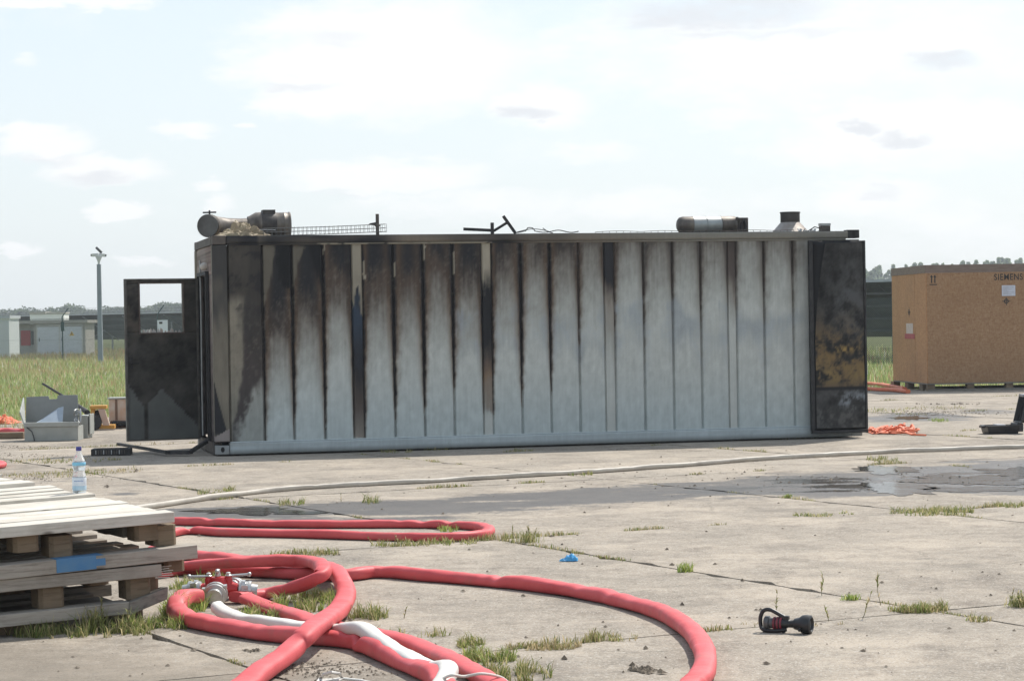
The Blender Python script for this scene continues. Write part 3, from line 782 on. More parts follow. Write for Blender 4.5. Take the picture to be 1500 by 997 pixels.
def post_col(x, y, z):
    n = vnoise(x * 4 + y * 3, z, 0.35); n2 = vnoise(x * 8 + y * 5, z, .1, 3.)
    c = np.broadcast_to(TAN * .5, (len(x), 3)) * (1 + .3 * n + .1 * n2)[:, None]
    c = lerp(c, np.broadcast_to(BLK * 1.8, c.shape), np.clip(smooth(1.3, 2.4, z + n * .6), 0, 1) * .85)
    v = smooth(0, .05, (1.02 - z) - (x / .19) * .0 - 1.0 * 0) * 0
    wedge = smooth(0, .05, .98 - 0.78 * (x / .19) ** .9 - z) * smooth(.2, .3, z) * (y < .02); c = lerp(c, np.broadcast_to(BLK * 1.3, c.shape), wedge)
    low = (z < .34 - .1 * (1 - x / .19)); c = np.where(low[:, None], np.array([.27, .235, .22]), c)
    low = (z < .16); c = np.where(low[:, None], CLEAN * .72, c)
    side = (y > .02) & (z > .3); c = np.where(side[:, None], TAN * .7 * (1 + .2 * n[:, None]), c)
    return c
painted('corner_post', [((0, -.004, .17), (.19, .16, 2.78), 14, 130)], post_col, label='scorched brown corner post beside the small door')
painted('corner_post', [((8.95, 0, .17), (9.14, .16, 2.78), 8, 40)], lambda x, y, z: np.broadcast_to(BLK * 1.5, (len(x), 3)))
painted('corner_post', [((0, CW - .14, .17), (.16, CW, 2.78), 4, 40)], post_col)
painted('corner_post', [((8.98, CW - .16, .17), (9.14, CW, 2.78), 4, 10)], lambda x, y, z: np.broadcast_to(BLK * 1.5, (len(x), 3)))
M_CASTL = simple('corner_casting_grey', (0.30, 0.32, 0.32), (0.2, 0.2, 0.19), 8, 0.6)
def casting(x0, y0, z0, mat, hole=True):
    mb = MB(); s = .178; h = .118
    mb.box((x0, y0, z0), (x0 + s, y0 + .162, z0 + h))
    o = mb.build('corner_casting', mat, cont, bevel=.008)
    if hole:
        hb = MB(); n = 20
        hb.m = 0
        poly = [(x0 + s * .5 + .026 * math.cos(2 * math.pi * k / n), z0 + .065 + .036 * math.sin(2 * math.pi * k / n)) for k in range(n)]
        hb.add([(x, y0 - .0015, z) for x, z in poly], [tuple(range(n))[::-1]])
        hb.build('lift_hole', M_IN, o)
    return o
casting(.004, -.018, 0, M_CASTL); casting(.004, -.014, 2.785, M_RUST, False); casting(8.965, -.014, 2.80, M_CHAR); casting(8.965, -.012, 0, M_CASTL, False)
casting(.004, CW - .15, 0, M_CASTL, False); casting(.004, CW - .15, 2.785, M_RUST, False); casting(8.965, CW - .15, 2.80, M_CHAR, False); casting(8.965, CW - .15, 0, M_CASTL, False)
# shell: roof, floor, back wall, near end wall with doorway
mb = MB(); mb.box((.01, .11, 2.86), (9.13, CW - .01, 2.895)); mb.build('roof', simple('burnt_roof', (0.14, 0.125, 0.11), (0.05, 0.045, 0.04), 3, 0.8, bmp=.3), cont)
mb = MB(); mb.box((.19, .11, .02), (9.10, CW - .06, .15)); mb.build('floor', M_IN, cont)
mb = MB(); mb.box((.17, CW - .05, .15), (8.97, CW - .012, 2.85)); mb.build('back_wall', M_RUST, cont)
mb = MB(); mb.box((.2, .055, .168), (8.94, .07, 2.77)); mb.build('inner_lining', M_IN, cont)
def end_col(x, y, z):
    n = fnoise(y * 2, z * 2, 0.3); n2 = vnoise(y * 2, z * 2, .07, 3.)
    c = np.broadcast_to(np.array([.24, .19, .165]), (len(x), 3)) * (1 + .5 * n + .5 * n2)[:, None]
    return lerp(c, np.broadcast_to(BLK * 2, c.shape), np.clip(1 - z / 2.2, 0, 1) * .8 + 0 * z)
painted('end_wall', [((.02, .165, 2.40), (.06, 2.29, 2.785), 1, 14), ((.02, .165, .15), (.06, .72, 2.398), 1, 30), ((.02, 1.84, .15), (.06, 2.29, 2.398), 1, 30)], end_col)
mb = MB(); mb.box((0, .165, 2.79), (.1, 2.285, 2.895)); mb.build('end_rail', M_RUST, cont); mb = MB(); mb.box((0, .165, .0), (.1, 2.285, .148)); mb.build('end_rail', M_RUST, cont)
mb = MB(); mb.box((-.03, .66, .155), (.015, .72, 2.45)); mb.box((-.03, 1.82, .155), (.015, 1.88, 2.45)); mb.box((-.03, .722, 2.40), (.015, 1.818, 2.45))
mb.build('door_frame', M_CHAR, cont)
mb = MB(); mb.lathe([(.0, 0), (.05, 0), (.055, .03), (.045, .07), (.02, .09), (0, .09)], (-.0, .75, 2.52), (-1, 0, -.1), 16); mb.build('wall_lamp', simple('lamp_dome', (.55, .52, .47), (.35, .3, .26), 8, .5), cont, smooth=True)

# the small door standing open at the left end
dh = Vector((-.03, 1.84, 0)); 
door = MB()
dpos = Vector((p0.x, p0.y, .02)) + Matrix.Rotation(CANG, 3, 'Z') @ Vector((-.04, 1.80, 0))
def door_col(x, y, z):
    n = fnoise(x, z, 0.45, 1., .5, 6); n2 = fnoise(x, z, .2, 3., .4, 6)
    c = np.broadcast_to(np.array([.052, .048, .042]), (len(x), 3)) * (1 + .5 * n + .4 * n2)[:, None]
    up = smooth(1.2, 1.7, z); c = lerp(c, np.broadcast_to(np.array([.115, .098, .08]), c.shape), up * np.clip(.6 + n, 0, 1) * (1 - .7 * smooth(.72, .8, x)))
    rd = np.exp(-((z - 1.62) / .1) ** 2) * np.exp(-((x - .45) / .25) ** 2); c = lerp(c, np.broadcast_to(np.array([.17, .12, .085]), c.shape), np.clip(rd * (.6 + n2), 0, 1))
    tri = ((z < .72 - 1.05 * np.abs(x - .50)) & (x > .29)) | ((z < .80 - 1.5 * (x - .02)) & (x < .24) ) | ((z < .42) & (x < .62))
    c = np.where((tri & (np.abs(x - .27) > .02))[:, None], np.array([.13, .135, .125]) * (1 + .15 * n[:, None]), c)
    return np.clip(c, .008, 1)
# door local: x from 0 at hinge to 1.03 at free edge (towards the left), colours use distance from the free edge
small_door = bpy.data.objects.new('end_door', None); COL.objects.link(small_door); small_door.parent = cont
small_door['label'] = 'open blackened door with an empty square window'
small_door.location = (-.03, 1.83, .13); small_door.rotation_euler = (0, 0, math.pi + math.radians(8) - CANG * 0 )
DW, DHt = 1.03, 2.25
def dcol(x, y, z): return door_col(DW - x, y, z)
wx0, wx1, wz0, wz1 = .215, .82, 1.50, 2.18
painted('door_leaf', [((0, -.03, 0), (DW, .03, wz0), 36, 60), ((0, -.03, wz0), (wx0, .03, wz1), 8, 26), ((wx1, -.03, wz0), (DW, .03, wz1), 8, 26), ((0, -.03, wz1), (DW, .03, DHt), 36, 3)], dcol, M_DOORB, small_door)
mb = MB(); t = .024
for a, b in (((-.004, .031, 0), (t, .05, DHt)), ((DW - t, .031, 0), (DW + .004, .05, DHt)), ((t, .031, DHt - t), (DW - t, .05, DHt)), ((t, .031, 0), (DW - t, .05, t))): mb.box(a, b)
mb.build('door_edge', simple('door_edge_metal', (.13, .12, .1), (.05, .045, .04), 9, .6), small_door)
mb = MB(); e = .018
for a, b in (((wx0 - e, .031, wz0 - e), (wx0, .055, wz1 + e)), ((wx1, .031, wz0 - e), (wx1 + e, .055, wz1 + e)), ((wx0, .031, wz1), (wx1, .055, wz1 + e)), ((wx0, .031, wz0 - e), (wx1, .055, wz0))): mb.box(a, b)
mb.build('window_frame', simple('window_frame_burnt', (.14, .11, .09), (.06, .035, .03), 9, .6), small_door)
r = random.Random(4)
for k in range(11):
    x = wx0 + .03 + k * .05; hgt = r.uniform(.02, .07)
    mb = MB(); mb.prism([(x, wz0), (x + r.uniform(.03, .06), wz0), (x + r.uniform(.01, .04), wz0 + hgt), (x + .005, wz0 + hgt * .6)], -.004, .004, Matrix(((1, 0, 0, 0), (0, 0, 1, .01), (0, 1, 0, 0), (0, 0, 0, 1))))
    mb.build('glass_shard', simple('sooty_glass', (.6, .6, .58), (.45, .3, .22), 9, .3) if k == 0 else bpy.data.materials['sooty_glass'], small_door)
for z in (.25, 1.1, 2.0):
    mb = MB(); mb.tube([(-.012, .0, z), (-.012, 0, z + .12)], .014, 8); mb.build('hinge', M_RUST, small_door)
mb = MB(); mb.tube([(-.03, .075, .05), (-.03, .075, .9), (-.034, .078, 1.7), (-.03, .075, 2.5)], .013, 8); mb.build('locking_rod', M_GALV, small_door)
mb = MB(); mb.box((.935, .031, 1.0), (.975, .05, 1.16)); mb.tube([(.955, .05, 1.08), (.955, .085, 1.08), (.86, .085, 1.08)], .009, 8); mb.build('door_handle', M_CHAR, small_door)

# cargo door swung round flat against the right end of the long side
def cargo_col(x, y, z):
    n = fnoise(x, z, 0.5, 1., .5, 6); n2 = fnoise(x, z, .22, 3., .4, 6); n3 = fnoise(x * .6, z * 1.4, .08, 7., .4, 5)
    c = np.broadcast_to(np.array([.036, .034, .032]), (len(x), 3)) * (1 + .5 * n + .5 * n2)[:, None]
    c = lerp(c, np.broadcast_to(np.array([.085, .088, .09]), c.shape), np.clip(np.exp(-((z - 1.75) / .5) ** 2) * np.exp(-((x - .6) / .25) ** 2) * (.5 + n2), 0, .8))
    q = np.exp(-((z - 1.0) / .42) ** 2) * np.clip(.45 + 1.2 * n + 1.0 * n2, 0, 1); c = lerp(c, np.broadcast_to(np.array([.19, .125, .055]), c.shape), q)
    q = np.exp(-((z - .78) / .11) ** 2) * np.clip(.5 + 1.5 * n2, 0, 1); c = lerp(c, np.broadcast_to(np.array([.21, .145, .06]), c.shape), q)
    q = np.exp(-((z - 1.13) / .05) ** 2) * np.exp(-((x - .5) / .2) ** 2) * np.clip(.6 + 2 * n2, 0, 1); c = lerp(c, np.broadcast_to(np.array([.32, .21, .07]), c.shape), q)
    c = np.where(((z < .59) )[:, None], np.array([.045, .044, .043]) * (1 + .6 * n2[:, None]), c)
    q = np.exp(-((z - .43 - .05 * n) / .08) ** 2) * smooth(.22, .55, x) * smooth(-.3, .6, n2 + .4 * n3) * .8; c = lerp(c, np.broadcast_to(np.array([.27, .30, .33]), c.shape), q)
    q = (1 - smooth(.28, .36, z)) * smooth(0, .5, n2) * .6; c = lerp(c, np.broadcast_to(np.array([.11, .108, .1]), c.shape), q)
    q = ((x > .80) | (x < .03)) & (n2 > -.25); c = np.where(q[:, None], np.array([.2, .11, .045]) * (1 + n3[:, None]), c)
    q = (z > .56) & (z < .6); c = np.where(q[:, None], BLK, c)
    return np.clip(c, .008, 1)
cd = bpy.data.objects.new('cargo_door', None); COL.objects.link(cd); cd.parent = cont; cd.location = (8.335, -.135, .10); cd['label'] = 'blackened cargo door with ochre rust, folded back flat'
painted('door_leaf', [((0, -.0, 0), (.82, .05, 2.66), 4, 40)], lambda x, y, z: np.broadcast_to(BLK * .7, (len(x), 3)), M_DOORB, cd)
# inner skin, bowed away from its edge near the top left
V = []; nx, nz = 40, 110
for j in range(nz + 1):
    z = .03 + 2.6 * j / nz; xl = .05 + .02 + .17 * max(0, (z - 1.2) / 1.43) ** 1.7
    for i in range(nx + 1):
        x = xl + (.80 - xl) * i / nx; um = i / nx
        V.append((x, -.012 - .018 * math.sin(math.pi * min(1, um * 1.2)) - .012 * mn.noise(Vector((x * 3, z * 1.8, 0))), z))
Va = np.array(V); idx = np.arange((nx + 1) * (nz + 1)).reshape(nz + 1, nx + 1); fq = np.stack([idx[:-1, :-1], idx[:-1, 1:], idx[1:, 1:], idx[1:, :-1]], -1).reshape(-1, 4)
sk = raw_mesh('door_skin', Va, fq.ravel(), np.full(len(fq), 4), M_DOORB, cd, cargo_col(Va[:, 0], Va[:, 1], Va[:, 2])); sk.data.shade_smooth()
mb = MB(); mb.box((-.01, -.035, -.02), (.045, .0, 2.67)); mb.box((.0, -.028, -.045), (.84, .03, -.002)); mb.box((.806, -.03, 0), (.835, .0, 2.66)); mb.build('door_gasket', M_CHAR, cd, bevel=.006)
for z in (.3, .95, 1.7, 2.35):
    mb = MB(); mb.box((.80, .05, z), (.86, .14, z + .09)); mb.build('hinge', M_CHAR, cd)
mb = MB(); mb.lathe([(0, 0), (.03, 0), (.034, .03), (.02, .05), (0, .05)], (9.03, -.03, .09), (0, -1, 0), 14); mb.build('red_marker', simple('red_lens', (.35, .02, .02), (.2, .01, .01), 9, .3), cont)
mb = MB()
for zz in np.linspace(.17, 2.75, 2): pass
mb.box((9.09, .17, .15), (9.12, CW - .17, .2)); mb.box((9.09, .17, 2.72), (9.12, CW - .17, 2.78)); mb.build('end_sill', M_CHAR, cont)

# ------------------------------------------------------------------ things on the container roof (container-local placing)
CM = Matrix.Translation((p0.x, p0.y, .02)) @ Matrix.Rotation(CANG, 4, 'Z')
def onroof(x, y, z=2.9): return CM @ Vector((x, y, z))
ZR = 2.897
def cdir(x, y, z=0): return (CM.to_3x3() @ Vector((x, y, z)))
M_DUCT = simple('scorched_duct', (0.26, 0.225, 0.185), (0.07, 0.058, 0.05), 5, 0.5, metal=.3, bmp=.15, stretch=(1, 1, .4))
M_DUCTD = simple('sooted_duct', (0.09, 0.08, 0.072), (0.035, 0.03, 0.028), 6, 0.6, metal=.2, bmp=.15)
M_DUCTL = simple('bright_duct', (0.38, 0.40, 0.39), (0.22, 0.23, 0.225), 4, 0.4, metal=.4, bmp=.1)
def duct_left():
    o = empty('roof_duct', onroof(.18, .85, ZR), 'sooty round ventilation duct with capped elbow on the left roof end', 'duct', rz=CANG)
    m = MB(); a = Vector((-.16, -.35, .158)); d = Vector((-.45, -.9, 0)).normalized()
    m.lathe([(0, 0), (.148, 0), (.152, .012), (.148, .02), (.148, .05)], a + d * .06, -d, 28, cap=False); m.build('end_cap', simple('duct_cap', (.12, .12, .115), (.06, .055, .05), 5, .5), o, smooth=True)
    m = MB(); m.lathe([(.157, 0), (.157, .02), (.152, .022), (.152, .05), (.157, .052), (.157, .07), (.15, .072), (.15, .11)], a + d * .045, -d, 28, cap=False); m.build('clamp_ring', M_DUCT, o, smooth=True)
    m = MB(); pts = [a - d * .06, a - d * .14, Vector((-.02, -.12, .155)), Vector((.12, -.06, .15)), Vector((.3, -.03, .15)), Vector((.42, 0, .155))]
    m.tube(pts, [.148, .145, .138, .125, .12, .12], 24, cap=False); m.build('duct_pipe', M_DUCT, o, smooth=True)
    m = MB(); m.lathe([(.12, 0), (.125, .02), (.175, .11), (.178, .18)], (.40, 0, .178), (1, 0, 0), 28, cap=False); m.build('duct_reducer', M_DUCT, o, smooth=True)
    m = MB(); m.lathe([(.178, 0), (.183, .005), (.183, .2), (.178, .205)], (.58, 0, .178), (1, 0, 0), 28, cap=False); m.box((.60, -.1, .33), (.77, .1, .385)); m.build('duct_sleeve', M_DUCTD, o, smooth=True)
    m = MB(); m.lathe([(.172, 0), (.172, .1), (.177, .105), (.172, .11), (.172, .17), (.18, .175), (.18, .195), (.165, .195), (.165, .1), (0, .1)], (.785, 0, .178), (1, 0, 0), 28, cap=False); m.build('duct_section', M_DUCT, o, smooth=True)
    m = MB(); c = a - d * .02 + Vector((0, 0, .15)); m.tube([c, c + Vector((0, 0, .06))], .012, 8); m.tube([c + Vector((-.09, 0, .03)), c + Vector((.09, 0, .035))], .011, 8); m.build('valve_handle', M_CHAR, o)
    m = MB(); m.tube([(.1, -.3, .12), (.4, -.28, .11), (.75, -.26, .1)], .006, 6); m.build('tie_rod', M_GALV, o)
duct_left()
def crumple(name, cx, cy, lx, ly, h, mat, label, cat, seed, zb=ZR, rz=CANG, n=26):
    c = onroof(cx, cy, zb); V = []; 
    for j in range(n + 1):
        for i in range(n + 1):
            u = i / n * 2 - 1; v = j / n * 2 - 1
            e = max(0, 1 - abs(u) ** 2.2) * max(0, 1 - abs(v) ** 2.2)
            nz = mn.fractal(Vector((u * 2.2 + seed, v * 2.2, seed)), .6, 2.1, 5); rd = abs(mn.noise(Vector((u * 3 + seed, v * 3, 9))))
            V.append((u * lx * (1 + .12 * nz), v * ly * (1 + .15 * nz), .004 + h * e * (.55 + .6 * nz + .5 * rd) if e > 0 else .004))
    fs = [(j * (n + 1) + i, j * (n + 1) + i + 1, (j + 1) * (n + 1) + i + 1, (j + 1) * (n + 1) + i) for j in range(n) for i in range(n)]
    m = MB(); m.add(V, fs); o = m.build(name, mat); o.location = c; o.rotation_euler = (0, 0, rz); return tag(o, label, cat)
crumple('insulation_foil', .45, .28, .36, .17, .17, simple('scorched_foil', (.40, .32, .20), (.20, .15, .09), 5, .6, bmp=.3), 'crumpled yellowish foil lying against the left roof duct', 'foil', 2.3)
def wire_tray():
    o = empty('cable_tray', onroof(1.55, .15, ZR + .012), 'thin wire mesh cable tray lying along the roof edge right of the left duct', 'cable tray', rz=CANG)
    L0, L1 = -.85, .82; w, h = .12, .10; m = MB()
    for (y, z) in ((-w / 2, 0), (w / 2, 0), (0, 0), (-w / 2, h / 2), (w / 2, h / 2), (-w / 2, h), (w / 2, h)): m.tube([(L0, y, z), (0, y, z + .008), (L1, y, z + .03)], .0028, 5)
    m.build('long_wire', M_WIRE, o); o.rotation_euler = (0, math.radians(-.6), CANG)
    proto = None
    for k in range(29):
        x = L0 + k * (L1 - L0) / 28
        if proto is None:
            m = MB(); m.tube([(0, -w / 2, h), (0, -w / 2, 0), (0, w / 2, 0), (0, w / 2, h)], .0028, 5); proto = m.build('cross_wire', M_WIRE, o); me = proto.data
            proto.location = (x, 0, .0)
        else:
            q = bpy.data.objects.new('cross_wire', me); link(q, o); q.location = (x, 0, .009 + .015 * (k / 28)); 
wire_tray()
def bracket(x, y, label, build):
    o = empty('roof_bracket', onroof(x, y, ZR), label, 'bracket', 'bent brackets on the container roof', rz=CANG); build(o)
def br1(o):
    m = MB(); m.box((-.02, -.02, 0), (.02, .02, .29)); m.box((-.032, -.03, .12), (.032, .03, .14)); m.build('bracket_post', M_RUST, o)
    m = MB(); m.prism([(-.12, .15), (-.02, .13), (-.02, .18), (-.10, .165)], -.02, .02, Matrix(((1, 0, 0, 0), (0, 0, 1, 0), (0, 1, 0, 0), (0, 0, 0, 1)))); m.build('bracket_arm', M_CHAR, o)
def br2(o):
    m = MB(); m.box((-.018, -.02, 0), (.022, .02, .16)); m.build('bracket_post', M_CHAR, o)
    m = MB(); m.bar((-.02, 0, .055), (-.40, 0, .075), .03, .04); m.bar((-.02, 0, .04), (-.38, 0, .068), .02, .012); m.build('bracket_arm', M_CHAR, o)
def br3(o):
    m = MB(); m.bar((0, 0, .01), (-.17, 0, .25), .035, .045, (0, 1, 0)); m.build('bracket_post', M_CHAR, o)
    m = MB(); m.bar((-.115, 0, .16), (-.31, 0, .045), .03, .035); m.build('bracket_arm', M_CHAR, o)
bracket(2.26, .18, 'upright slotted bracket with a short arm at the end of the wire tray', br1)
bracket(3.84, .12, 'black bracket whose long arm lies flat, left of the leaning one', br2)
bracket(4.17, .12, 'black bracket leaning like a broken T at mid roof', br3)
def cable():
    m = MB(); pts = [onroof(4.17 + t * .9, .12 + .05 * math.sin(t * 9), ZR + .02 + .03 * math.sin(t * 7) ** 2 + (.04 if .2 < t < .3 else 0)) for t in np.linspace(0, 1, 30)]
    m.tube(pts, .007, 6); pts = [onroof(4.2 + t * .45, .16, ZR + .03 + .04 * math.sin(t * 3)) for t in np.linspace(0, 1, 12)]; m.tube(pts, .006, 6)
    m.tube([onroof(4.55, .1, ZR + .08), onroof(4.62, .1, ZR + .03), onroof(4.7, .12, ZR + .01)], .006, 6)
    tag(m.build('burnt_cable', M_CHAR, smooth=True), 'burnt cable tangle running right from the leaning bracket', 'cable')
    m = MB(); pts = [onroof(5.3 + t * 2.9, .1, ZR + .02 + .012 * abs(math.sin(t * 14))) for t in np.linspace(0, 1, 60)]; m.tube(pts, .004, 5)
    for k in range(30): m.box((0, 0, 0), (.006, .006, .028), Matrix.Translation(onroof(5.3 + k * .1, .1, ZR)))
    tag(m.build('edge_wire', M_RUST, smooth=False), 'thin wire with small clips along the right half of the roof edge', 'wire')
cable()
def duct_right():
    o = empty('roof_duct', onroof(7.16, .6, ZR), 'silvery horizontal duct cylinder on the right half of the roof', 'duct', rz=CANG)
    m = MB(); R = .12; m.lathe([(0, -.52), (.07, -.515), (.105, -.49), (R, -.44), (R, -.3)], (0, 0, .13), (1, 0, 0), 28, cap=False); m.build('end_dome', M_DUCT, o, smooth=True)
    for a, b, mt in ((-.3, -.1, M_DUCTL), (-.1, .12, M_DUCTL), (.12, .34, M_DUCT)):
        m = MB(); m.lathe([(R + .004, a), (R + .004, a + .01), (R, a + .015), (R, b - .003)], (0, 0, .13), (1, 0, 0), 28, cap=False); m.build('duct_section', mt, o, smooth=True)
    m = MB(); m.box((.33, -.11, 0), (.36, .11, .235)); m.box((.362, -.12, .0), (.5, .12, .225)); m.build('junction_box', M_RUST, o, bevel=.006)
    m = MB(); m.tube([(.38, -.14, .02), (.39, -.15, .12), (.43, -.14, .19), (.46, -.13, .1), (.44, -.14, .04)], .02, 6); m.build('burnt_fitting', M_CHAR, o, smooth=True)
    m = MB(); m.box((-.5, -.16, 0), (.5, .16, .018)); m.build('base_plate', M_RUST, o)
duct_right()
def cone():
    o = empty('roof_vent', onroof(8.37, .7, ZR), 'cone shaped roof vent with a short collar near the right end', 'roof vent', rz=CANG)
    m = MB(); m.lathe([(.29, 0), (.27, .015), (.15, .15), (.135, .165)], (0, 0, 0), (0, 0, 1), 28, cap=False); m.build('vent_cone', simple('vent_cone_metal', (.36, .33, .3), (.2, .16, .13), 4, .5, metal=.2, bmp=.3), o, smooth=True)
    m = MB(); m.lathe([(.135, .16), (.14, .165), (.14, .29), (.148, .295), (.148, .31), (.138, .31), (.138, .2), (0, .2)], (0, 0, 0), (0, 0, 1), 28, cap=False); m.build('vent_collar', M_DUCTD, o, smooth=True)
    m = MB(); r = random.Random(2); 
    for k in range(14): a = r.uniform(-.15, .28); m.bar((a, -.3, .0), (a + r.uniform(-.08, .08), -.28 + r.uniform(-.03, .03), r.uniform(.03, .06)), .03, .006)
    m.build('torn_foil', M_GALV, o)
    o = empty('control_box', onroof(8.76, .35, ZR), 'little dark control box at the roof edge right of the cone vent', 'box', rz=CANG)
    m = MB(); m.box((-.07, -.05, .0), (.07, .05, .09)); m.build('box_body', M_RUST, o, bevel=.005); m = MB(); m.box((-.075, -.055, .092), (.075, .055, .13)); m.build('box_lid', M_GALV, o, bevel=.004)
    m = MB(); m.tube([(-.07, 0, .06), (-.15, 0, .08), (-.25, 0, .02), (-.33, 0, .006)], .008, 6); m.build('cable', M_CHAR, o)
cone()

# ------------------------------------------------------------------ hoses
def catmull(pts, n=14):
    pts = [Vector(p) for p in pts]; P_ = [pts[0] * 2 - pts[1]] + pts + [pts[-1] * 2 - pts[-2]]; out = []
    for i in range(1, len(P_) - 2):
        a, b, c, d = P_[i - 1:i + 3]
        for k in range(n):
            t = k / n; out.append(.5 * ((2 * b) + (c - a) * t + (2 * a - 5 * b + 4 * c - d) * t * t + (-a + 3 * b - 3 * c + d) * t ** 3))
    out.append(pts[-1]); return out
def hose_mat(name, c, c2, dirt=.35, rough=.55):
    m, n, b = mat_new(name); v = coords(n); f = n.noise(v, 3, 6, .65); g = n.noise(v, 40, 4, .7)
    col = n.mix(n.mapr(f, .4, .7, 0, 1), c, c2); col = n.mix(n.mapr(n.noise(n.mapping(v, loc=(5, 5, 5)), 2.2, 7, .75), .55, .72, 0, dirt), col, (.2, .15, .11))
    col = n.mix(n.mapr(g, .66, .78, 0, dirt), col, (.15, .12, .1))
    n.link(col, b.inputs['Base Color']); n.link(n.mapr(f, .3, .7, rough - .1, rough + .15), b.inputs['Roughness'])
    wv = n.noise(v, 130, 3, .7); bump(n, b, n.math('ADD', n.math('MULTIPLY', wv, .3), n.noise(v, 14, 4, .6)), .25, .008)
    return m
M_RED = hose_mat('red_hose_jacket', (.62, .09, .095), (.54, .065, .072), .4)
M_WHITEH = hose_mat('white_hose_jacket', (.68, .66, .62), (.58, .55, .5), .35)
M_PALE = hose_mat('pale_hose_jacket', (.50, .455, .385), (.38, .34, .29), .45)
M_ORNG = hose_mat('orange_hose_jacket', (.62, .16, .07), (.55, .12, .05), .25)
def hose(name, px, w, h, mat, label, cat='fire hose', group=None, lift=None, pinch=(), seed=0., seg=20, n=26, parent=None):
    """px: list of (x, y[, extra lift]) picture points of the hose's middle, laid on the ground"""
    ctl = []
    for q in px:
        z = q[2] if len(q) > 2 else 0.0
        g = G(q[0], q[1], h / 2 + z); ctl.append(g)
    path = catmull(ctl, n); V = []; m = len(path); acc = 0.0
    rp_ = random.Random(int(seed * 13)); auto = [(path[k].x, path[k].y, rp_.uniform(.06, .22), rp_.uniform(.03, .09)) for k in range(8, m - 4, 31) if rp_.random() < .6]
    for i, p in enumerate(path):
        d = (path[min(i + 1, m - 1)] - path[max(i - 1, 0)]); d.z = 0; d.normalize(); s = Vector((d.y, -d.x, 0))
        if i: acc += (p - path[i - 1]).length
        nw = mn.noise(Vector((acc * 1.7, seed, 0))); nw2 = mn.noise(Vector((acc * 9, seed, 3)))
        ww = w * (1 + .13 * nw + .04 * nw2); hh = h * (1 - .2 * nw + .05 * nw2)
        pk = 0
        for (qx, qy, amt) in pinch:
            g = G(qx, qy, h / 2); dd = (Vector((g.x, g.y)) - Vector((p.x, p.y))).length; pk = max(pk, amt * math.exp(-(dd / .05) ** 2))
        for (qx, qy, amt, wd) in auto: pk = max(pk, amt * math.exp(-((Vector((qx, qy)) - p.xy).length / wd) ** 2))
        ww *= 1 + .25 * pk; hh *= 1 - .5 * pk
        base = p.z - h / 2
        for k in range(seg):
            a = 2 * math.pi * k / seg; ca, sa = math.cos(a), math.sin(a)
            fl = .5 + .5 * mn.noise(Vector((acc * 1.1, seed, 21))); e = .5 + .3 * fl; cx_ = math.copysign(abs(ca) ** e, ca); sz = math.copysign(abs(sa) ** (.55 + .4 * fl), sa); sz += .10 * mn.noise(Vector((acc * 5, ca * 1.4, seed + sa)))
            zz = base + hh / 2 + sz * hh / 2
            skew = 1 + .25 * mn.noise(Vector((acc * 1.3, seed, 8)))*sz
            V.append(p.xy.to_3d() + s * cx_ * ww / 2 * skew + Vector((0, 0, max(zz, .001))))
    fs = [(i * seg + k, i * seg + (k + 1) % seg, (i + 1) * seg + (k + 1) % seg, (i + 1) * seg + k) for i in range(m - 1) for k in range(seg)]
    fs += [tuple(range(seg))[::-1], tuple((m - 1) * seg + k for k in range(seg))]
    mb = MB(); mb.add(V, fs); o = mb.build(name, mat, parent, smooth=True)
    if parent is None: tag(o, label, cat, group)
    return o
RG = 'red fire hoses lying in the foreground'
hose('fire_hose', [(180, 760), (240, 762), (300, 764), (450, 767), (600, 767), (665, 768), (706, 771), (716, 777), (700, 783), (650, 786), (560, 785), (430, 781), (330, 779), (275, 776), (225, 786)], .098, .068, M_RED,
     'red hose forming the long narrow upper loop right of the pallets', group=RG, pinch=((275, 776, .8), (310, 764, .5), (620, 767, .4), (660, 768, .5)), seed=1)
hose('fire_hose', [(225, 838), (285, 832), (380, 836), (450, 840), (510, 841), (545, 837), (575, 837), (617, 841), (670, 845), (737, 851), (790, 857), (852, 866), (915, 879), (977, 900), (1014, 925), (1031, 952), (1032, 978), (1016, 1000), (985, 1035)], .112, .082, M_RED,
     'red hose sweeping in a big curve to the lower middle right', group=RG, pinch=((567, 835, .9), (738, 850, .7), (905, 875, .3)), seed=2)
hose('fire_hose', [(225, 806), (285, 813), (340, 819), (400, 823), (440, 826), (466, 828, .03), (488, 834, .07), (501, 850, .04), (507, 868), (500, 888, .01), (483, 902, .06), (466, 914, .09), (447, 932, .08), (425, 953, .03), (373, 991), (330, 1022)], .125, .078, M_RED,
     'red hose crossing over the others and running off the bottom edge', group=RG, seed=3, n=18)
hose('fire_hose', [(255, 832, 0.0), (300, 826, .05), (350, 823, .075), (410, 821, .085), (445, 821, .09), (467, 825, .12), (474, 834, .15), (468, 844, .13), (448, 855, .08), (420, 863, .03), (385, 869, .0), (345, 873, .01)], .105, .075, M_RED,
     'red hose bending back above its neighbours to the rear of the manifold', group=RG, seed=4, n=18)
hose('fire_hose', [(362, 876, .02), (395, 888), (430, 900), (470, 913), (510, 922), (555, 929), (600, 941), (645, 956), (680, 976), (712, 994), (745, 1015)], .118, .062, M_RED,
     'flat darker red hose leaving the manifold to the right beneath the crossing', group=RG, seed=5)
hose('fire_hose', [(287, 872, .04), (270, 874, .05), (259, 884, .04), (262, 896, .01), (280, 906), (315, 914), (370, 923), (430, 930), (490, 934), (525, 938), (545, 947), (575, 960), (610, 974), (640, 990), (655, 1012)], .118, .088, M_RED,
     'red hose looping from the left coupling in front of the white hose', group=RG, seed=6, pinch=((535, 942, .8),))
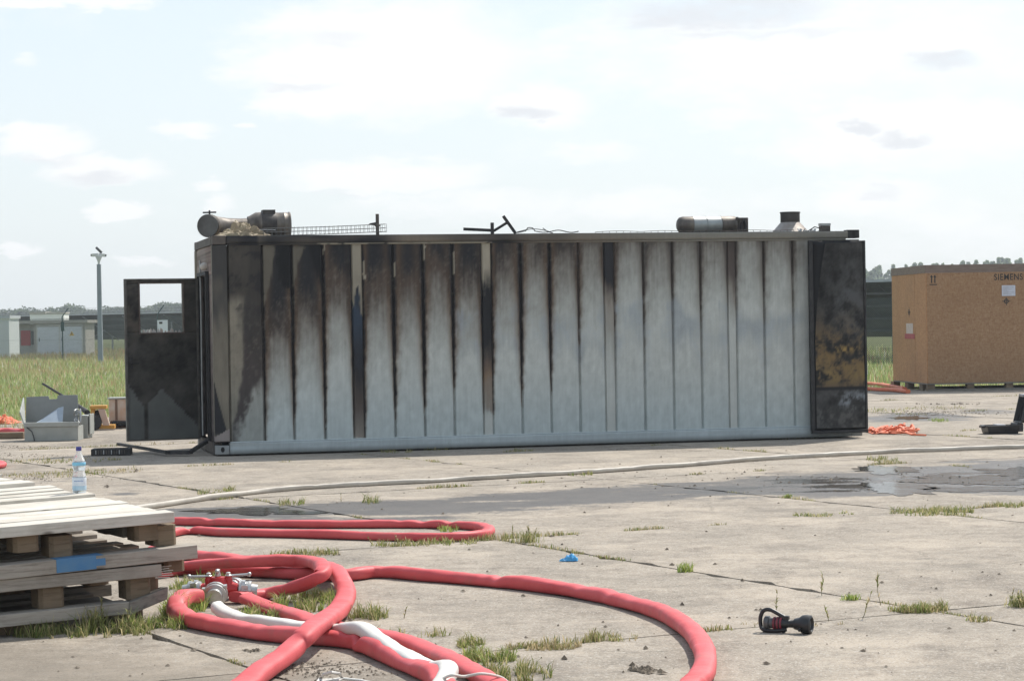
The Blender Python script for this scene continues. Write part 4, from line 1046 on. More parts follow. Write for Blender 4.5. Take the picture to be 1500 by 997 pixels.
hose('fire_hose', [(318, 888, .04), (330, 897, .01), (350, 904), (390, 911), (440, 918), (480, 923, .02), (510, 920, .06), (533, 921, .075), (552, 935, .05), (580, 953, .03), (612, 969, .02), (636, 976, .02), (654, 977, .04), (655, 990, .03), (640, 1015, .01)], .095, .07, M_WHITEH,
     'white hose running from the manifold between the red hoses', seed=7, pinch=((533, 921, .8), (640, 977, .7)), n=18)
hose('fire_hose', [(150, 752), (220, 741), (300, 729), (400, 717), (500, 710), (620, 704), (740, 697), (860, 690), (1000, 680), (1100, 672), (1200, 666), (1320, 660), (1420, 656), (1520, 653), (1640, 650)], .062, .052, M_PALE,
     'long dusty pale hose lying across the apron before the container', seed=8, pinch=((460, 712, .4), (870, 689, .3)))
hose('fire_hose', [(1230, 568), (1268, 569), (1290, 570), (1312, 571), (1330, 573)], .12, .09, M_ORNG, 'orange-red hose behind the crate, nearer of two', seed=9, n=8)
hose('fire_hose', [(1230, 559), (1265, 561), (1290, 563), (1310, 566), (1325, 569)], .12, .08, M_ORNG, 'orange-red hose behind the crate, farther of two', seed=10, n=8)
hose('fire_hose', [(-60, 634), (-20, 633), (10, 632), (34, 633)], .16, .12, M_RED, 'short pink-red hose end left of the grey box', seed=11, n=8)
hose('fire_hose', [(-80, 676), (-30, 676), (-5, 677), (4, 680), (-6, 683), (-40, 684)], .10, .06, M_RED, 'tip of a red hose loop at the left border', seed=12, n=8)
mb = MB(); mb.tube([G(463, 1002, .02), G(468, 994, .02), G(474, 987, .05), G(486, 984, .07), G(497, 986, .05), G(502, 993, .02), G(497, 996, .02), G(480, 995, .015), G(470, 996, .02)], .008, 8); mb.tube([G(470, 998, .015), G(500, 993, .02), G(530, 996, .01), G(560, 1004, .01)], .007, 8)
tag(mb.build('rope_loop', M_WHITEH, smooth=True), 'off-white cord coiled in a small ring at the bottom edge', 'cord')
mb = MB(); mb.tube(catmull([G(635, 1004, .03), G(650, 993, .09), (G(663, 988, .115)), G(680, 990, .09), G(705, 986, .10), G(730, 990, .07), G(742, 997, .04), G(748, 1006, .01)], 8), .007, 8)
tag(mb.build('tie_cord', M_WHITEH, smooth=True), 'thin white cord tied over the white and red hose ends', 'cord')

# manifold
M_ALU = simple('cast_aluminium', (.62, .62, .60), (.42, .42, .41), 14, .35, metal=.7)
M_REDP = simple('red_enamel', (.50, .02, .02), (.38, .015, .015), 9, .35)
def manifold():
    c = G(318, 884, 0); o = empty('hose_manifold', (c.x, c.y, 0), 'red three way hose manifold with aluminium couplings and valve levers', 'manifold')
    k = c.y / F
    def L(px, py, h):  # local point
        return G(px, py, h) - Vector((c.x, c.y, 0))
    m = MB(); m.lathe([(.02, -.02), (.06, 0), (.07, .05), (.065, .1), (.05, .13)], (.0, .06, .03), (0, 0, 1), 20); m.tube([(-.10, .08, .08), (0, .06, .085), (.12, .07, .08)], [.04, .05, .04], 14); m.tube([(0, .06, .085), (0, -.03, .075)], [.05, .045], 14); m.tube([(0, .1, .08), (.06, .24, .07)], [.045, .045], 14)
    m.build('manifold_body', M_REDP, o, smooth=True)
    def coupling(p, d, r=.05):
        m = MB(); m.lathe([(r * .8, -.03), (r, -.025), (r * 1.05, -.01), (r * 1.25, -.008), (r * 1.25, .012), (r * 1.05, .014), (r * 1.05, .03), (r * 1.18, .032), (r * 1.18, .05), (r * .85, .055), (r * .8, .09)], p, d, 22); q = m.build('coupling', M_ALU, o, smooth=True)
        m = MB(); 
        d = Vector(d).normalized(); s = d.cross(Vector((0, 0, 1))).normalized()
        for a in range(3):
            an = a * 2.094 + .4; rr = (s * math.cos(an) + s.cross(d) * math.sin(an)); m.bar(Vector(p) + rr * r * 1.3 - d * .01, Vector(p) + rr * r * 1.3 + d * .03, .018, .02)
        m.build('lug', M_ALU, q)
    coupling((-.13, .08, .08), (-1, .1, -.1)); coupling((0, -.06, .07), (0, -1, -.15), .06); coupling((.15, .08, .075), (1, .1, -.1)); coupling((.07, .26, .07), (.25, .9, 0))
    for (x, y, ax, hl) in ((-.055, .05, (-1, -.05, 0.02), .12), (0, .06, (.05, -.9, .25), .06), (.065, .06, (1, .1, .06), .13)):
        m = MB(); m.lathe([(.026, .0), (.026, .05), (.02, .055), (.02, .065)], (x, y, .1), (0, 0, 1), 16); m.build('valve_housing', M_REDP, o, smooth=True)
        m = MB(); zt = .185 if x == 0 else .165
        m.lathe([(.018, .0), (.02, .02), (.014, zt - .14), (.015, zt - .13), (.006, zt - .125)], (x, y, .165 - .015), (0, 0, 1), 14)
        a = Vector((x, y, zt)); d = Vector(ax).normalized(); m.tube([a, a + d * hl], [.009, .0075], 8); m.lathe([(.003, -.013), (.012, -.008), (.014, 0), (.012, .008), (.003, .013)], a + d * hl, d, 12); m.build('valve_lever', M_ALU, o, smooth=True)
manifold()

# nozzle
def nozzle():
    g = G(1148, 926, 0); o = empty('hose_nozzle', (g.x, g.y, 0), 'black fire hose nozzle with looped handle lying on the concrete', 'nozzle'); o.rotation_euler = (0, 0, math.radians(-24)); o.scale = (1.06, 1.06, 1.06)
    zc = .047
    m = MB(); m.lathe([(.026, -.055), (.03, -.05), (.03, -.02), (.024, -.015), (.024, .02), (.02, .025), (.02, .06)], (0, 0, zc), (1, 0, 0), 20); m.build('barrel', M_BLACK, o, smooth=True)
    for x in (-.052, -.034, -.016): 
        m = MB(); m.lathe([(.031, 0), (.034, .002), (.034, .010), (.031, .012)], (x, 0, zc), (1, 0, 0), 20, cap=False); m.build('red_ring', simple('dull_red_rubber', (.22, .03, .045), (.12, .02, .03), 20, .5) if x == -.052 else bpy.data.materials['dull_red_rubber'], o, smooth=True)
    m = MB(); m.lathe([(.022, .055), (.028, .06), (.034, .085), (.046, .1), (.049, .12), (.047, .145), (.038, .15), (.034, .147), (.026, .12), (0, .115)], (0, 0, zc), (1, 0, 0), 24, cap=False); m.build('bumper', M_BLACK, o, smooth=True)
    m = MB(); m.lathe([(.022, .115), (.024, .138), (.016, .14), (0, .135)], (0, 0, zc), (1, 0, 0), 20, cap=False); m.build('nozzle_tip', simple('dark_tip', (.07, .07, .07), (.04, .04, .04), 9, .4), o, smooth=True)
    m = MB(); m.lathe([(.03, -.1), (.036, -.095), (.036, -.075), (.028, -.07), (.028, -.05)], (0, 0, zc), (1, 0, 0), 20); m.build('inlet_coupling', simple('dark_coupling', (.12, .12, .12), (.07, .07, .07), 9, .35, metal=.5), o, smooth=True)
    m = MB(); m.tube(catmull([(.02, 0, zc + .024), (-.02, 0, zc + .045), (-.07, 0, zc + .068), (-.105, 0, zc + .062), (-.122, 0, zc + .03), (-.122, 0, zc - .01), (-.108, -.01, zc - .032), (-.07, -.02, zc - .037), (-.02, -.02, zc - .035), (.02, -.01, zc - .028)], 6), .0105, 10); m.build('handle', M_BLACK, o, smooth=True)
    m = MB(); m.tube([(.10, -.047, zc - .02), (.10, -.06, zc - .025)], .008, 8); m.box((-.02, -.012, zc + .02), (.03, .012, zc + .04)); m.tube([(.0, 0, zc - .03), (.005, -.02, .012)], .014, 8); m.build('trigger', M_BLACK, o, bevel=.002)
nozzle()

# blue glove
def glove():
    g = G(833, 821, 0); o = empty('disposable_glove', (g.x, g.y, 0), 'crumpled light blue disposable glove on the concrete', 'glove')
    mt = simple('blue_nitrile', (.10, .42, .72), (.06, .32, .6), 25, .4)
    def lump(name, x, y, lx, ly, h, s):
        V = []; n = 14
        for j in range(n + 1):
            for i in range(n + 1):
                u = i / n * 2 - 1; v = j / n * 2 - 1; e = max(0, 1 - u * u) * max(0, 1 - v * v); q = mn.fractal(Vector((u * 2 + s, v * 2, s)), .6, 2, 4)
                V.append((x + u * lx * (1 + .3 * q), y + v * ly * (1 + .3 * q), .003 + h * e ** .6 * (.8 + .8 * q)))
        m = MB(); m.add(V, [(j * (n + 1) + i, j * (n + 1) + i + 1, (j + 1) * (n + 1) + i + 1, (j + 1) * (n + 1) + i) for j in range(n) for i in range(n)]); m.build(name, mt, o, smooth=True)
    lump('palm', .015, .0, .04, .05, .05, 1.)
    for k in range(5): lump('finger', -.045 + .012 * k, -.035 + .02 * k, .022, .010, .018, 3. + k)
    lump('cuff', .045, .0, .02, .045, .028, 8.)
glove()

# ------------------------------------------------------------------ pallets and bottle
def wood(name, c1, c2):
    m, n, b = mat_new(name); v = coords(n); oi = n.new('ShaderNodeObjectInfo').outputs['Random']
    off = n.new('ShaderNodeVectorMath', operation='ADD'); n.link(v, off.inputs[0]); cb = n.new('ShaderNodeCombineXYZ'); n.link(n.math('MULTIPLY', oi, 20), cb.inputs[0]); n.link(n.math('MULTIPLY', oi, 7), cb.inputs[1]); n.link(cb.outputs[0], off.inputs[1])
    w = n.mapping(off.outputs[0], scale=(1, 14, 14)); g = n.noise(w, 3.2, 7, .7, .6); k = n.noise(off.outputs[0], 4, 5, .6)
    c = n.ramp(g, [(.25, c2), (.5, c1), (.8, tuple(min(1, x * 1.22) for x in c1))]); c = n.mix(n.mapr(k, .5, .75, 0, .55), c, c2); c = n.mix(n.math('MULTIPLY', oi, .3), c, c2)
    kn = n.vor(n.mapping(off.outputs[0], scale=(1, 3, 3)), 2.3); c = n.mix(n.mapr(kn, .05, .11, .7, 0), c, (.06, .045, .035))
    n.link(c, b.inputs['Base Color']); b.inputs['Roughness'].default_value = .85; b.inputs['Specular IOR Level'].default_value = .2; bump(n, b, g, .5, .006); return m
M_WOODG = wood('weathered_board', (.38, .34, .29), (.15, .125, .1)); M_WOODT = wood('sunbleached_deck', (.64, .60, .53), (.36, .32, .26)); M_WOODB = wood('block_wood', (.22, .165, .11), (.10, .075, .05)); M_WOODK = wood('grey_board', (.26, .235, .2), (.09, .078, .066))
M_BLUEP = simple('blue_paint', (.06, .19, .38), (.10, .22, .36), 14, .7)
HT = .644
c_nr = G(256, 749, HT); v1 = Vector((math.cos(math.radians(210)), math.sin(math.radians(210)), 0))       # along the front edge, to the left
# rectangular frame: s along the front to the left, t to the rear
t_ = Vector((-v1.y, v1.x, 0)); 
if t_.y < 0: t_ = -t_
RZ = math.atan2(-v1.y, -v1.x)      # x axis points right along the front edge
TX, TY = math.radians(1.2), math.radians(-1.6)
def pallet(x0, y0, z0, rz, label, layers):
    o = empty('pallet', (x0, y0, z0), label, 'pallet', 'stacked wooden pallets'); o.rotation_euler = tuple((Matrix.Rotation(rz, 3, 'Z') @ Matrix.Rotation(TX, 3, 'X') @ Matrix.Rotation(TY, 3, 'Y')).to_euler())
    for args in layers(o): pass
    return o
r = random.Random(12)
def board(o, name, a, b, mat, tilt=0.0, lab=None):
    m = MB(); m.box((a[0], a[1], a[2]), (b[0], b[1], b[2])); q = m.build(name, mat, o, bevel=.004); q.rotation_euler = (r.gauss(0, .004), r.gauss(0, .002) + tilt, 0)
    if lab: q['label'] = lab
    return q
def block(o, x, y, z, w, d, h, mt):
    m = MB(); c = .022; m.prism([(x, y + c), (x + c, y), (x + w - c, y), (x + w, y + c), (x + w, y + d), (x, y + d)], z, z + h)
    q = m.build('block', mt, o, bevel=.003); q.rotation_euler = (0, 0, r.gauss(0, .004))
PL = 2.0                                     # board length to the left of the near right corner
# frame angle: deck boards parallel to the front edge
def top_layers(o):
    y = 0.0; k = 0
    while y < 4.9:
        w = r.uniform(.135, .15); board(o, 'deck_board', (-PL, y, 0), (r.uniform(-.012, .006), y + w, .062 if k == 0 else .05), M_WOODT if k else M_WOODT); y += w + r.uniform(.003, .009); k += 1
        if k == 1:
            pass
    for yy in (.02, .8, 1.6, 2.6, 3.6):
        for xx in (-.20, -.92, -1.6):
            block(o, xx - .02, yy + .04, -.10, .15, .14, .098, M_WOODB)
    yield 0
corner = c_nr
o1 = pallet(corner.x, corner.y, HT - .062, RZ, 'uppermost pallet of the stack with sun bleached plank deck', top_layers)
for ch in list(o1.children):
    pass
def mid_layers(o):
    for n_, yy in enumerate((-.01, .14, .29, .55, .8, 1.05, 1.3, 1.55, 1.8, 2.3, 2.8, 3.3, 3.8)):  # boards behind the front one are added to block light through the gaps
        q = board(o, 'runner_board', (-PL, yy, -.0), (.135 if n_ == 0 else r.uniform(-.03, .02), yy + .12, .078 if n_ == 0 else .03), M_WOODG)
        if n_ == 0: q['label'] = 'front board with a blue painted stretch'
    # blue paint coat on the front board
    m = MB(); m.box((-.72, -.013, .004), (-.485, -.0105, .0805)); m.box((-.72, -.0125, .0785), (-.44, .09, .0808)); m.build('blue_paint_patch', M_BLUEP, o, bevel=.001).rotation_euler = (0, 0, 0)
    m = MB(); m.box((-.485, -.0127, .02), (-.43, -.0104, .06)); m.build('blue_paint_patch', M_BLUEP, o)
    for yy in (.03, .8, 1.5, 2.4, 3.4):
        for xx in (-.09, -.72, -1.4): block(o, xx, yy + .05, .08, .14, .16, .12, M_WOODB)
    for xx in (-.12, -.95): board(o, 'cross_board', (xx - .1, .25, .13), (xx, 3.9, .19), M_WOODK)
    m = MB(); m.box((-.05, .30, .09), (.10, .9, .13)); m.build('loose_plank', M_WOODK, o, bevel=.003)
    block(o, -.02, .12, -.085, .13, .15, .082, M_WOODB)
    yield 0
o2 = pallet(corner.x, corner.y, .362, RZ + .01, 'middle pallet with the blue painted front board', mid_layers); o2.rotation_euler[1] += math.radians(-.5)
def low_layers(o):
    for n_, yy in enumerate([k * .16 for k in range(24)]):  # slats behind the front board filled in so the stack stays dark inside
        board(o, 'deck_board', (-PL, yy, .195 if n_ == 0 else .225), (-.10 + r.uniform(-.03, .03), yy + .13, .265), M_WOODK if n_ else M_WOODG)
    for yy in (.04, .75, 1.4, 2.4, 3.4):
        for xx in (-.28, -.80, -1.4): block(o, xx, yy, .07, .15, .15, .124 if yy < .1 else .15, M_WOODB)
    block(o, -.16, .20, .08, .14, .16, .14, M_WOODB)
    for xx in (-.15, -.9, -1.6): board(o, 'cross_board', (xx - .1, .3, .15), (xx, 3.8, .222), M_WOODK)
    for yy in (.35, .7, 1.1): board(o, 'bottom_board', (-PL, yy, .0), (-.25, yy + .22, .03), M_WOODK)
    board(o, 'bottom_board', (-PL, -.02, .0), (-.29, .1, .068), M_WOODG)
    m = MB(); m.add([(-.295, -.03, -.005), (-.295, .09, -.005), (-.295, .09, .06), (-.295, -.03, .066), (-.04, .03, .055), (-.045, .13, .05), (-.045, .13, .115), (-.035, .03, .125)], [(0, 3, 2, 1), (4, 5, 6, 7), (0, 1, 5, 4), (1, 2, 6, 5), (2, 3, 7, 6), (3, 0, 4, 7)])
    m.build('broken_board', M_WOODK, o, bevel=.003)['label'] = 'splintered board end bent upward'
    for yy in (.8, 1.4): board(o, 'bottom_board', (-PL, yy, .0), (-.1, yy + .1, .068), M_WOODK)
    m = MB()
    for k in range(6): m.bar((-.12 + r.uniform(-.01, .01), .01 * k, .19 + .01 * k), (-.02 + r.uniform(-.03, .03), .01 * k - .01, .185 + .012 * k), .006, .004)
    m.build('splinter', M_WOODT, o)
    yield 0
o3 = pallet(corner.x, corner.y, .085, RZ - .005, 'lower pallet with the splintered bent board', low_layers)
def base_layers(o):
    for yy in (.12, .8, 1.5):
        for xx in (-.35, -1.0, -1.6): block(o, xx, yy, 0, .2, .2, .08, M_WOODB)
    yield 0
o4 = pallet(corner.x, corner.y, 0, RZ, 'dark supports of the pallet nearest the ground', base_layers)

def bottle():
    TM = Matrix.Rotation(RZ, 3, 'Z') @ Matrix.Rotation(TX, 3, 'X') @ Matrix.Rotation(TY, 3, 'Y'); nn = TM @ Vector((0, 0, 1)); pp = Vector((c_nr.x, c_nr.y, HT - .012)); dd = ray(116.5, 724.5); ce = Vector((0, 0, EYE)); g = ce + dd * ((pp - ce).dot(nn) / dd.dot(nn)); o = empty('water_bottle', (g.x, g.y, g.z + .001), 'clear plastic water bottle with blue cap standing on the pallet deck', 'bottle')
    R = .043; H_ = .305
    pr = [(.0, .004), (.03, .0), (.038, .004), (R, .02), (R, .045), (R * .985, .05), (R, .055), (R, .085), (R * .985, .09), (R, .12), (R * .93, .128), (R * .84, .145), (R * .84, .158), (R * .95, .172), (R * .97, .185), (R * .94, .205), (R * .80, .225), (R * .58, .245), (R * .42, .262), (R * .36, .275), (R * .36, .29)]
    m_, n, b = mat_new('clear_pet'); b.inputs['Base Color'].default_value = (.93, .955, .97, 1); b.inputs['Roughness'].default_value = .12; b.inputs['Transmission Weight'].default_value = .75; b.inputs['IOR'].default_value = 1.25
    m = MB(); m.lathe(pr, (0, 0, 0), (0, 0, 1), 32); m.build('bottle_body', m_, o, smooth=True)
    m = MB(); m.lathe([(R + .001, .03), (R + .0015, .032), (R + .0015, .056), (R + .001, .058)], (0, 0, 0), (0, 0, 1), 32, cap=False); m.build('label_band', simple('label_blue', (.38, .56, .68), (.5, .65, .75), 20, .4), o, smooth=True)
    m = MB(); m.lathe([(R + .001, .0585), (R + .0015, .06), (R + .0015, .108), (R + .001, .11)], (0, 0, 0), (0, 0, 1), 32, cap=False); q = m.build('label_band', simple('label_white', (.75, .8, .84), (.6, .68, .76), 30, .4), o, smooth=True); q['label'] = 'white main label'
    m = MB()
    for a in range(7):
        an = -math.pi / 2 - .6 + a * .2; rr = R + .0022
        m.bar((rr * math.cos(an), rr * math.sin(an), .088 + .002 * (a % 2)), (rr * math.cos(an + .13), rr * math.sin(an + .13), .09), .0006, .006)
    m.build('label_print', simple('print_blue', (.15, .25, .5), (.2, .3, .5), 9, .5), o)
    m = MB(); m.lathe([(R * .955, .185), (R * .99, .188), (R * .975, .203), (R * .93, .206)], (0, 0, 0), (0, 0, 1), 32, cap=False); m.build('neck_label', simple('neck_blue', (.18, .5, .7), (.25, .55, .7), 9, .4), o, smooth=True)
    m = MB(); m.lathe([(.0165, .278), (.0175, .28), (.0175, .300), (.016, .304), (0, .304)], (0, 0, 0), (0, 0, 1), 20); m.build('bottle_cap', simple('cap_blue', (.05, .05, .28), (.04, .04, .2), 9, .4), o, smooth=True)
bottle()

# ------------------------------------------------------------------ crate
def osb():
    m, n, b = mat_new('strand_board'); v = coords(n)
    c = None
    w1 = n.vor(n.mapping(v, scale=(1, 1, 2.6), rot=(0, .5, 0)), 15, 'F1', 'Color'); w2 = n.vor(n.mapping(v, scale=(2.4, 2.4, 1), rot=(0, -.4, 0)), 19, 'F1', 'Color')
    s1 = n.new('ShaderNodeSeparateColor'); n.link(w1, s1.inputs[0]); s2 = n.new('ShaderNodeSeparateColor'); n.link(w2, s2.inputs[0])
    f = n.math('ADD', n.math('MULTIPLY', s1.outputs[0], .5), n.math('MULTIPLY', s2.outputs[1], .5))
    f = n.math('ADD', n.math('MULTIPLY', f, .45), n.math('MULTIPLY', n.noise(n.mapping(v, scale=(1, 1, .35)), 16, 6, .75), .55))
    c = n.ramp(f, [(.2, (.25, .135, .065)), (.45, (.33, .19, .095)), (.65, (.375, .23, .122)), (.85, (.44, .29, .165))])
    c = n.mix(n.mapr(n.noise(v, 1.2, 4, .6), .35, .7, 0, .35), c, (.26, .14, .065))
    n.link(c, b.inputs['Base Color']); b.inputs['Roughness'].default_value = .75; bump(n, b, f, .2, .003); return m
M_OSB = osb(); M_PRINT = simple('black_print', (.03, .028, .026), (.05, .045, .04), 20, .8)
def crate():
    c = G(1360, 573); o = empty('wooden_crate', (c.x, c.y, 0), 'large strand board shipping crate with printed marks at the right', 'crate', rz=math.radians(4)); L_, D_, H_ = 4.9, 3.3, 2.67; z0 = .18
    # left side faces slightly towards the viewer
    m = MB(); m.box((0, 0, z0), (2.44, .02, z0 + H_ - .18)); m.build('side_panel', M_OSB, o); m = MB(); m.box((2.452, 0, z0), (L_, .02, z0 + H_ - .18)); m.build('side_panel', M_OSB, o)
    m = MB(); m.box((-.022, .002, z0 + .0), (-.002, .32 * D_, z0 + H_ - .18)); m.box((-.022, .325 * D_, z0), (-.002, D_, z0 + H_ - .18)); 
    M_OSB2 = M_OSB.copy(); M_OSB2.name = 'strand_board_orange'; rp = [x for x in M_OSB2.node_tree.nodes if x.type == 'VALTORGB'][0]
    for e_ in rp.color_ramp.elements: e_.color = (min(1, e_.color[0] * 1.3), e_.color[1] * 1.12, e_.color[2] * .95, 1)
    q = m.build('end_panel', M_OSB2, o)
    m = MB(); m.box((-.03, -.012, z0 + H_ - .178), (L_, .02, z0 + H_)); m.box((-.034, .022, z0 + H_ - .178), (-.002, D_, z0 + H_)); m.build('top_batten', simple('batten_grey', (.24, .185, .15), (.17, .12, .095), 5, .8, stretch=(1, 1, 8)), o)
    m = MB(); m.box((0, .022, z0 + H_ - .03), (L_, D_, z0 + H_ - .002)); m.build('lid', M_OSB, o)
    m = MB(); m.box((0, D_ - .02, z0), (L_, D_, z0 + H_ - .18)); m.box((L_ - .02, .022, z0), (L_, D_ - .022, z0 + H_ - .18)); m.build('far_panel', M_OSB, o)
    m = MB(); m.box((-.02, -.005, z0 - .03), (L_, D_, z0 - .004)); m.build('base_board', M_WOODK, o)
    for k in range(6):
        m = MB(); m.box((k * .9 - .0, .02, 0), (k * .9 + .16, .2, z0 - .032)); m.build('base_block', M_WOODB, o)
    for k in range(3): m = MB(); m.box((-.01, .5 + k * 1.4, 0), (.15, .8 + k * 1.4, z0 - .032)); m.build('base_block', M_WOODB, o)
    for k in range(2): m = MB(); m.box((-.0, .205 + k * 2.0, .0), (L_, .3 + k * 2., .04)); m.build('base_runner', M_WOODK, o)
    m = MB(); m.box((-.01, .012 + 0, .0), (L_, .02, .045)); m.build('base_runner', M_WOODK, o)
    def XZ(px, py):   # picture point to panel point
        d = ray(px, py); n_ = Matrix.Rotation(math.radians(4), 3, 'Z') @ Vector((0, -1, 0)); t = (c - Vector((0, 0, EYE))).dot(n_) / d.dot(n_); w = Vector((0, 0, EYE)) + d * t
        l = Matrix.Rotation(math.radians(-4), 3, 'Z') @ (w - c); return l.x, w.z
    fc = bpy.data.curves.new('crate_lettering', 'FONT'); fc.body = 'SIEMENS'; x0, zz = XZ(1456, 410.5); x1, _ = XZ(1499, 408)
    fc.size = .2; fc.extrude = .001; fc.offset = .002; fc.space_character = 1.12; fo = bpy.data.objects.new('lettering', fc); link(fo, o); fo.location = (x0, -.004, zz + .005); fo.rotation_euler = (math.pi / 2, 0, 0); fc.materials.append(M_PRINT); bpy.context.view_layer.update(); wdt = fo.dimensions.x; me_t = bpy.data.meshes.new_from_object(fo.evaluated_get(bpy.context.evaluated_depsgraph_get())); fo2 = bpy.data.objects.new('crate_text', me_t); link(fo2, o); fo2.location = fo.location; fo2.rotation_euler = fo.rotation_euler; fo2.scale = ((x1 - x0) / wdt * .97, 1, 1); bpy.data.objects.remove(fo); fo2.name = 'lettering'
    x, z = XZ(1367, 410); m = MB()
    for dx in (-.038, .038): m.box((x + dx - .013, -.003, z - .07), (x + dx + .013, -.001, z + .06)); m.prism([(x + dx - .034, z + .06), (x + dx + .034, z + .06), (x + dx, z + .115)], -.003, -.001, Matrix(((1, 0, 0, 0), (0, 0, 1, 0), (0, 1, 0, 0), (0, 0, 0, 1))))
    m.box((x - .085, -.003, z - .115), (x + .085, -.001, z - .095)); m.build('up_arrows', M_PRINT, o)
    def cog(x, z, T=None, k=1.0):
        m = MB(); s = .055 * k; n = 20; ring = []
        for a in range(n):
            a0, a1 = 2 * math.pi * a / n, 2 * math.pi * (a + 1) / n
            m.add([(x + math.cos(q) * rr, -.003, z + math.sin(q) * rr) for q, rr in ((a0, s * .62), (a1, s * .62), (a1, s), (a0, s))], [(0, 1, 2, 3)])
        for (ax, az) in ((1, 0), (0, 1)): m.box((x - (1.7 * s if ax else .008), -.004, z - (1.7 * s if az else .008)), (x + (1.7 * s if ax else .008), -.002, z + (1.7 * s if az else .008)))
        if T is not None: m.v = [tuple(T @ Vector(p)) for p in m.v]
        m.build('balance_mark', M_PRINT, o)
    x, z = XZ(1474, 441); cog(x, z)
    x, z = XZ(1477, 425.5); m = MB(); m.box((x - .15, -.006, z - .12), (x + .16, -.003, z + .12)); pp = m.build('shipping_paper', simple('paper_white', (.62, .64, .7), (.52, .54, .62), 12, .7), o)
    m = MB(); rr = random.Random(8)
    for k in range(9): m.box((x - .12, -.0075, z + .09 - k * .022), (x - .12 + rr.uniform(.08, .25), -.0065, z + .098 - k * .022))
    m.build('print_lines', simple('grey_print', (.3, .3, .33), (.35, .35, .38), 9, .7), pp)
    # marks on the end panel
    T = Matrix.Translation((-.022, 0, 0)) @ Matrix.Rotation(-math.pi / 2, 4, 'Z')
    T2 = Matrix(((0, 1, 0, -.023), (-1, 0, 0, 0), (0, 0, 1, 0), (0, 0, 0, 1)))
    yl = 1.6
    zc = c_z = AT(1334, 457, c.y + 1.45).z; cog(-yl, zc, T2, 1.3)
    m = MB(); m.box((-.027, yl - .35, zc - .50), (-.024, yl + .3, zc - .26)); m.build('label_sheet', simple('label_pale', (.6, .5, .45), (.5, .4, .36), 9, .7), o)
    m = MB(); m.box((-.028, yl - .5, zc - .62), (-.0245, yl + .45, zc - .503)); m.build('label_sheet', simple('label_red', (.4, .05, .06), (.3, .04, .05), 9, .6), o)['label'] = 'dark red lower label'
crate()

# black case at the right border
def case():
    g = G(1476, 635.5); o = empty('equipment_case', (g.x, g.y, 0), 'open black plastic equipment case at the right border', 'case', rz=math.radians(6))
    k = g.y / F
    def tray(T, w, d, h, name, par, flare=.03):
        m = MB(); t = .02
        a = [(-w / 2 + flare, -d / 2 + flare), (w / 2 - flare, -d / 2 + flare), (w / 2 - flare, d / 2 - flare), (-w / 2 + flare, d / 2 - flare)]; b = [(-w / 2, -d / 2), (w / 2, -d / 2), (w / 2, d / 2), (-w / 2, d / 2)]
        ci = [(x * (1 - 2 * t / w), y * (1 - 2 * t / d)) for x, y in b]; ai = [(x * .9, y * .9) for x, y in a]
        V = [(x, y, 0) for x, y in a] + [(x, y, h) for x, y in b] + [(x, y, h) for x, y in ci] + [(x, y, .02) for x, y in ai]
        V = [T @ Vector(p) for p in V]; fs = [(3, 2, 1, 0)]
        for i in range(4):
            j = (i + 1) % 4; fs += [(i, j, 4 + j, 4 + i), (4 + i, 4 + j, 8 + j, 8 + i), (8 + i, 8 + j, 12 + j, 12 + i)]
        fs.append((12, 13, 14, 15)); m.add(V, fs); return m.build(name, M_BLACK, par, bevel=.006)
    W_ = 50 * k; tray(Matrix.Translation((-.05, .18, 0)), W_ , .36, .125, 'case_base', o)
    A = Vector((W_ / 2 - .05, .18, .13)); T = Matrix.Translation(A) @ Matrix.Rotation(math.radians(-104), 4, 'Y') @ Matrix.Translation((-W_ / 2 * 0 - .0, 0, 0)) 
    # lid stands up, leaning right: build it in the x-z plane
    T = Matrix.Translation(A + Vector((.10, 0, .0))) @ Matrix.Rotation(math.radians(14), 4, 'Y') @ Matrix.Translation((0, 0, .21)) @ Matrix.Rotation(math.radians(-90), 4, 'Y')
    tray(T, .42, .36, .10, 'case_lid', o, .02)
    m = MB(); m.box((W_ / 2 - .09, .02, .03), (W_ / 2 - .0, .34, .15)); m.build('hinge_block', M_BLACK, o, bevel=.01)
    m = MB(); m.box((-W_ / 2 - .10, .12, .09), (-W_ / 2 - .045, .24, .122)); m.build('latch', M_BLACK, o, bevel=.005)
    m = MB(); m.box((W_ / 2 + .02, .1, .52), (W_ / 2 + .16, .26, .56)); m.box((-W_ / 2 + .12, .1, .10), (-W_ / 2 + .25, .3, .135)); m.build('foam_insert', simple('grey_foam', (.4, .4, .42), (.25, .25, .27), 9, .6), o, bevel=.01)
case()

# orange net heap right of the container
def netheap():
    g = G(1303, 633, 0); m = MB(); rr = random.Random(21)
    o = empty('orange_netting', (g.x, g.y, 0), 'flat heap of orange netting beside the right end of the container', 'netting')
    for k in range(26):
        a = Vector((rr.uniform(-.34, .3), rr.uniform(-.5, .45), rr.uniform(.01, .05))); ang = rr.gauss(0, .5); L_ = rr.uniform(.1, .32); p = [a]
        for s in range(6): ang += rr.gauss(0, .35); p.append(p[-1] + Vector((math.cos(ang) * L_ / 3, math.sin(ang) * L_ / 2, rr.gauss(0, .02)))); p[-1].z = min(max(p[-1].z, .012), .10); p[-1].x = max(min(p[-1].x, .36), -.34)
        m = MB(); m.tube(catmull(p, 4), rr.uniform(.012, .026), 6, flat=.6); m.build('net_fold', M_ORNG2, o, smooth=True)
    crumple('sheet', 0, 0, .32, .45, .07, M_ORNG2, None, None, 6.1, n=22)
    s = bpy.data.objects[-1] if False else [x for x in COL.objects if x.name.startswith('sheet')][-1]; s.parent = o; s.location = (0, 0, 0); s.rotation_euler = (0, 0, 0); s.name = 'net_sheet'
    for key in ('label', 'category'):
        if key in s: del s[key]
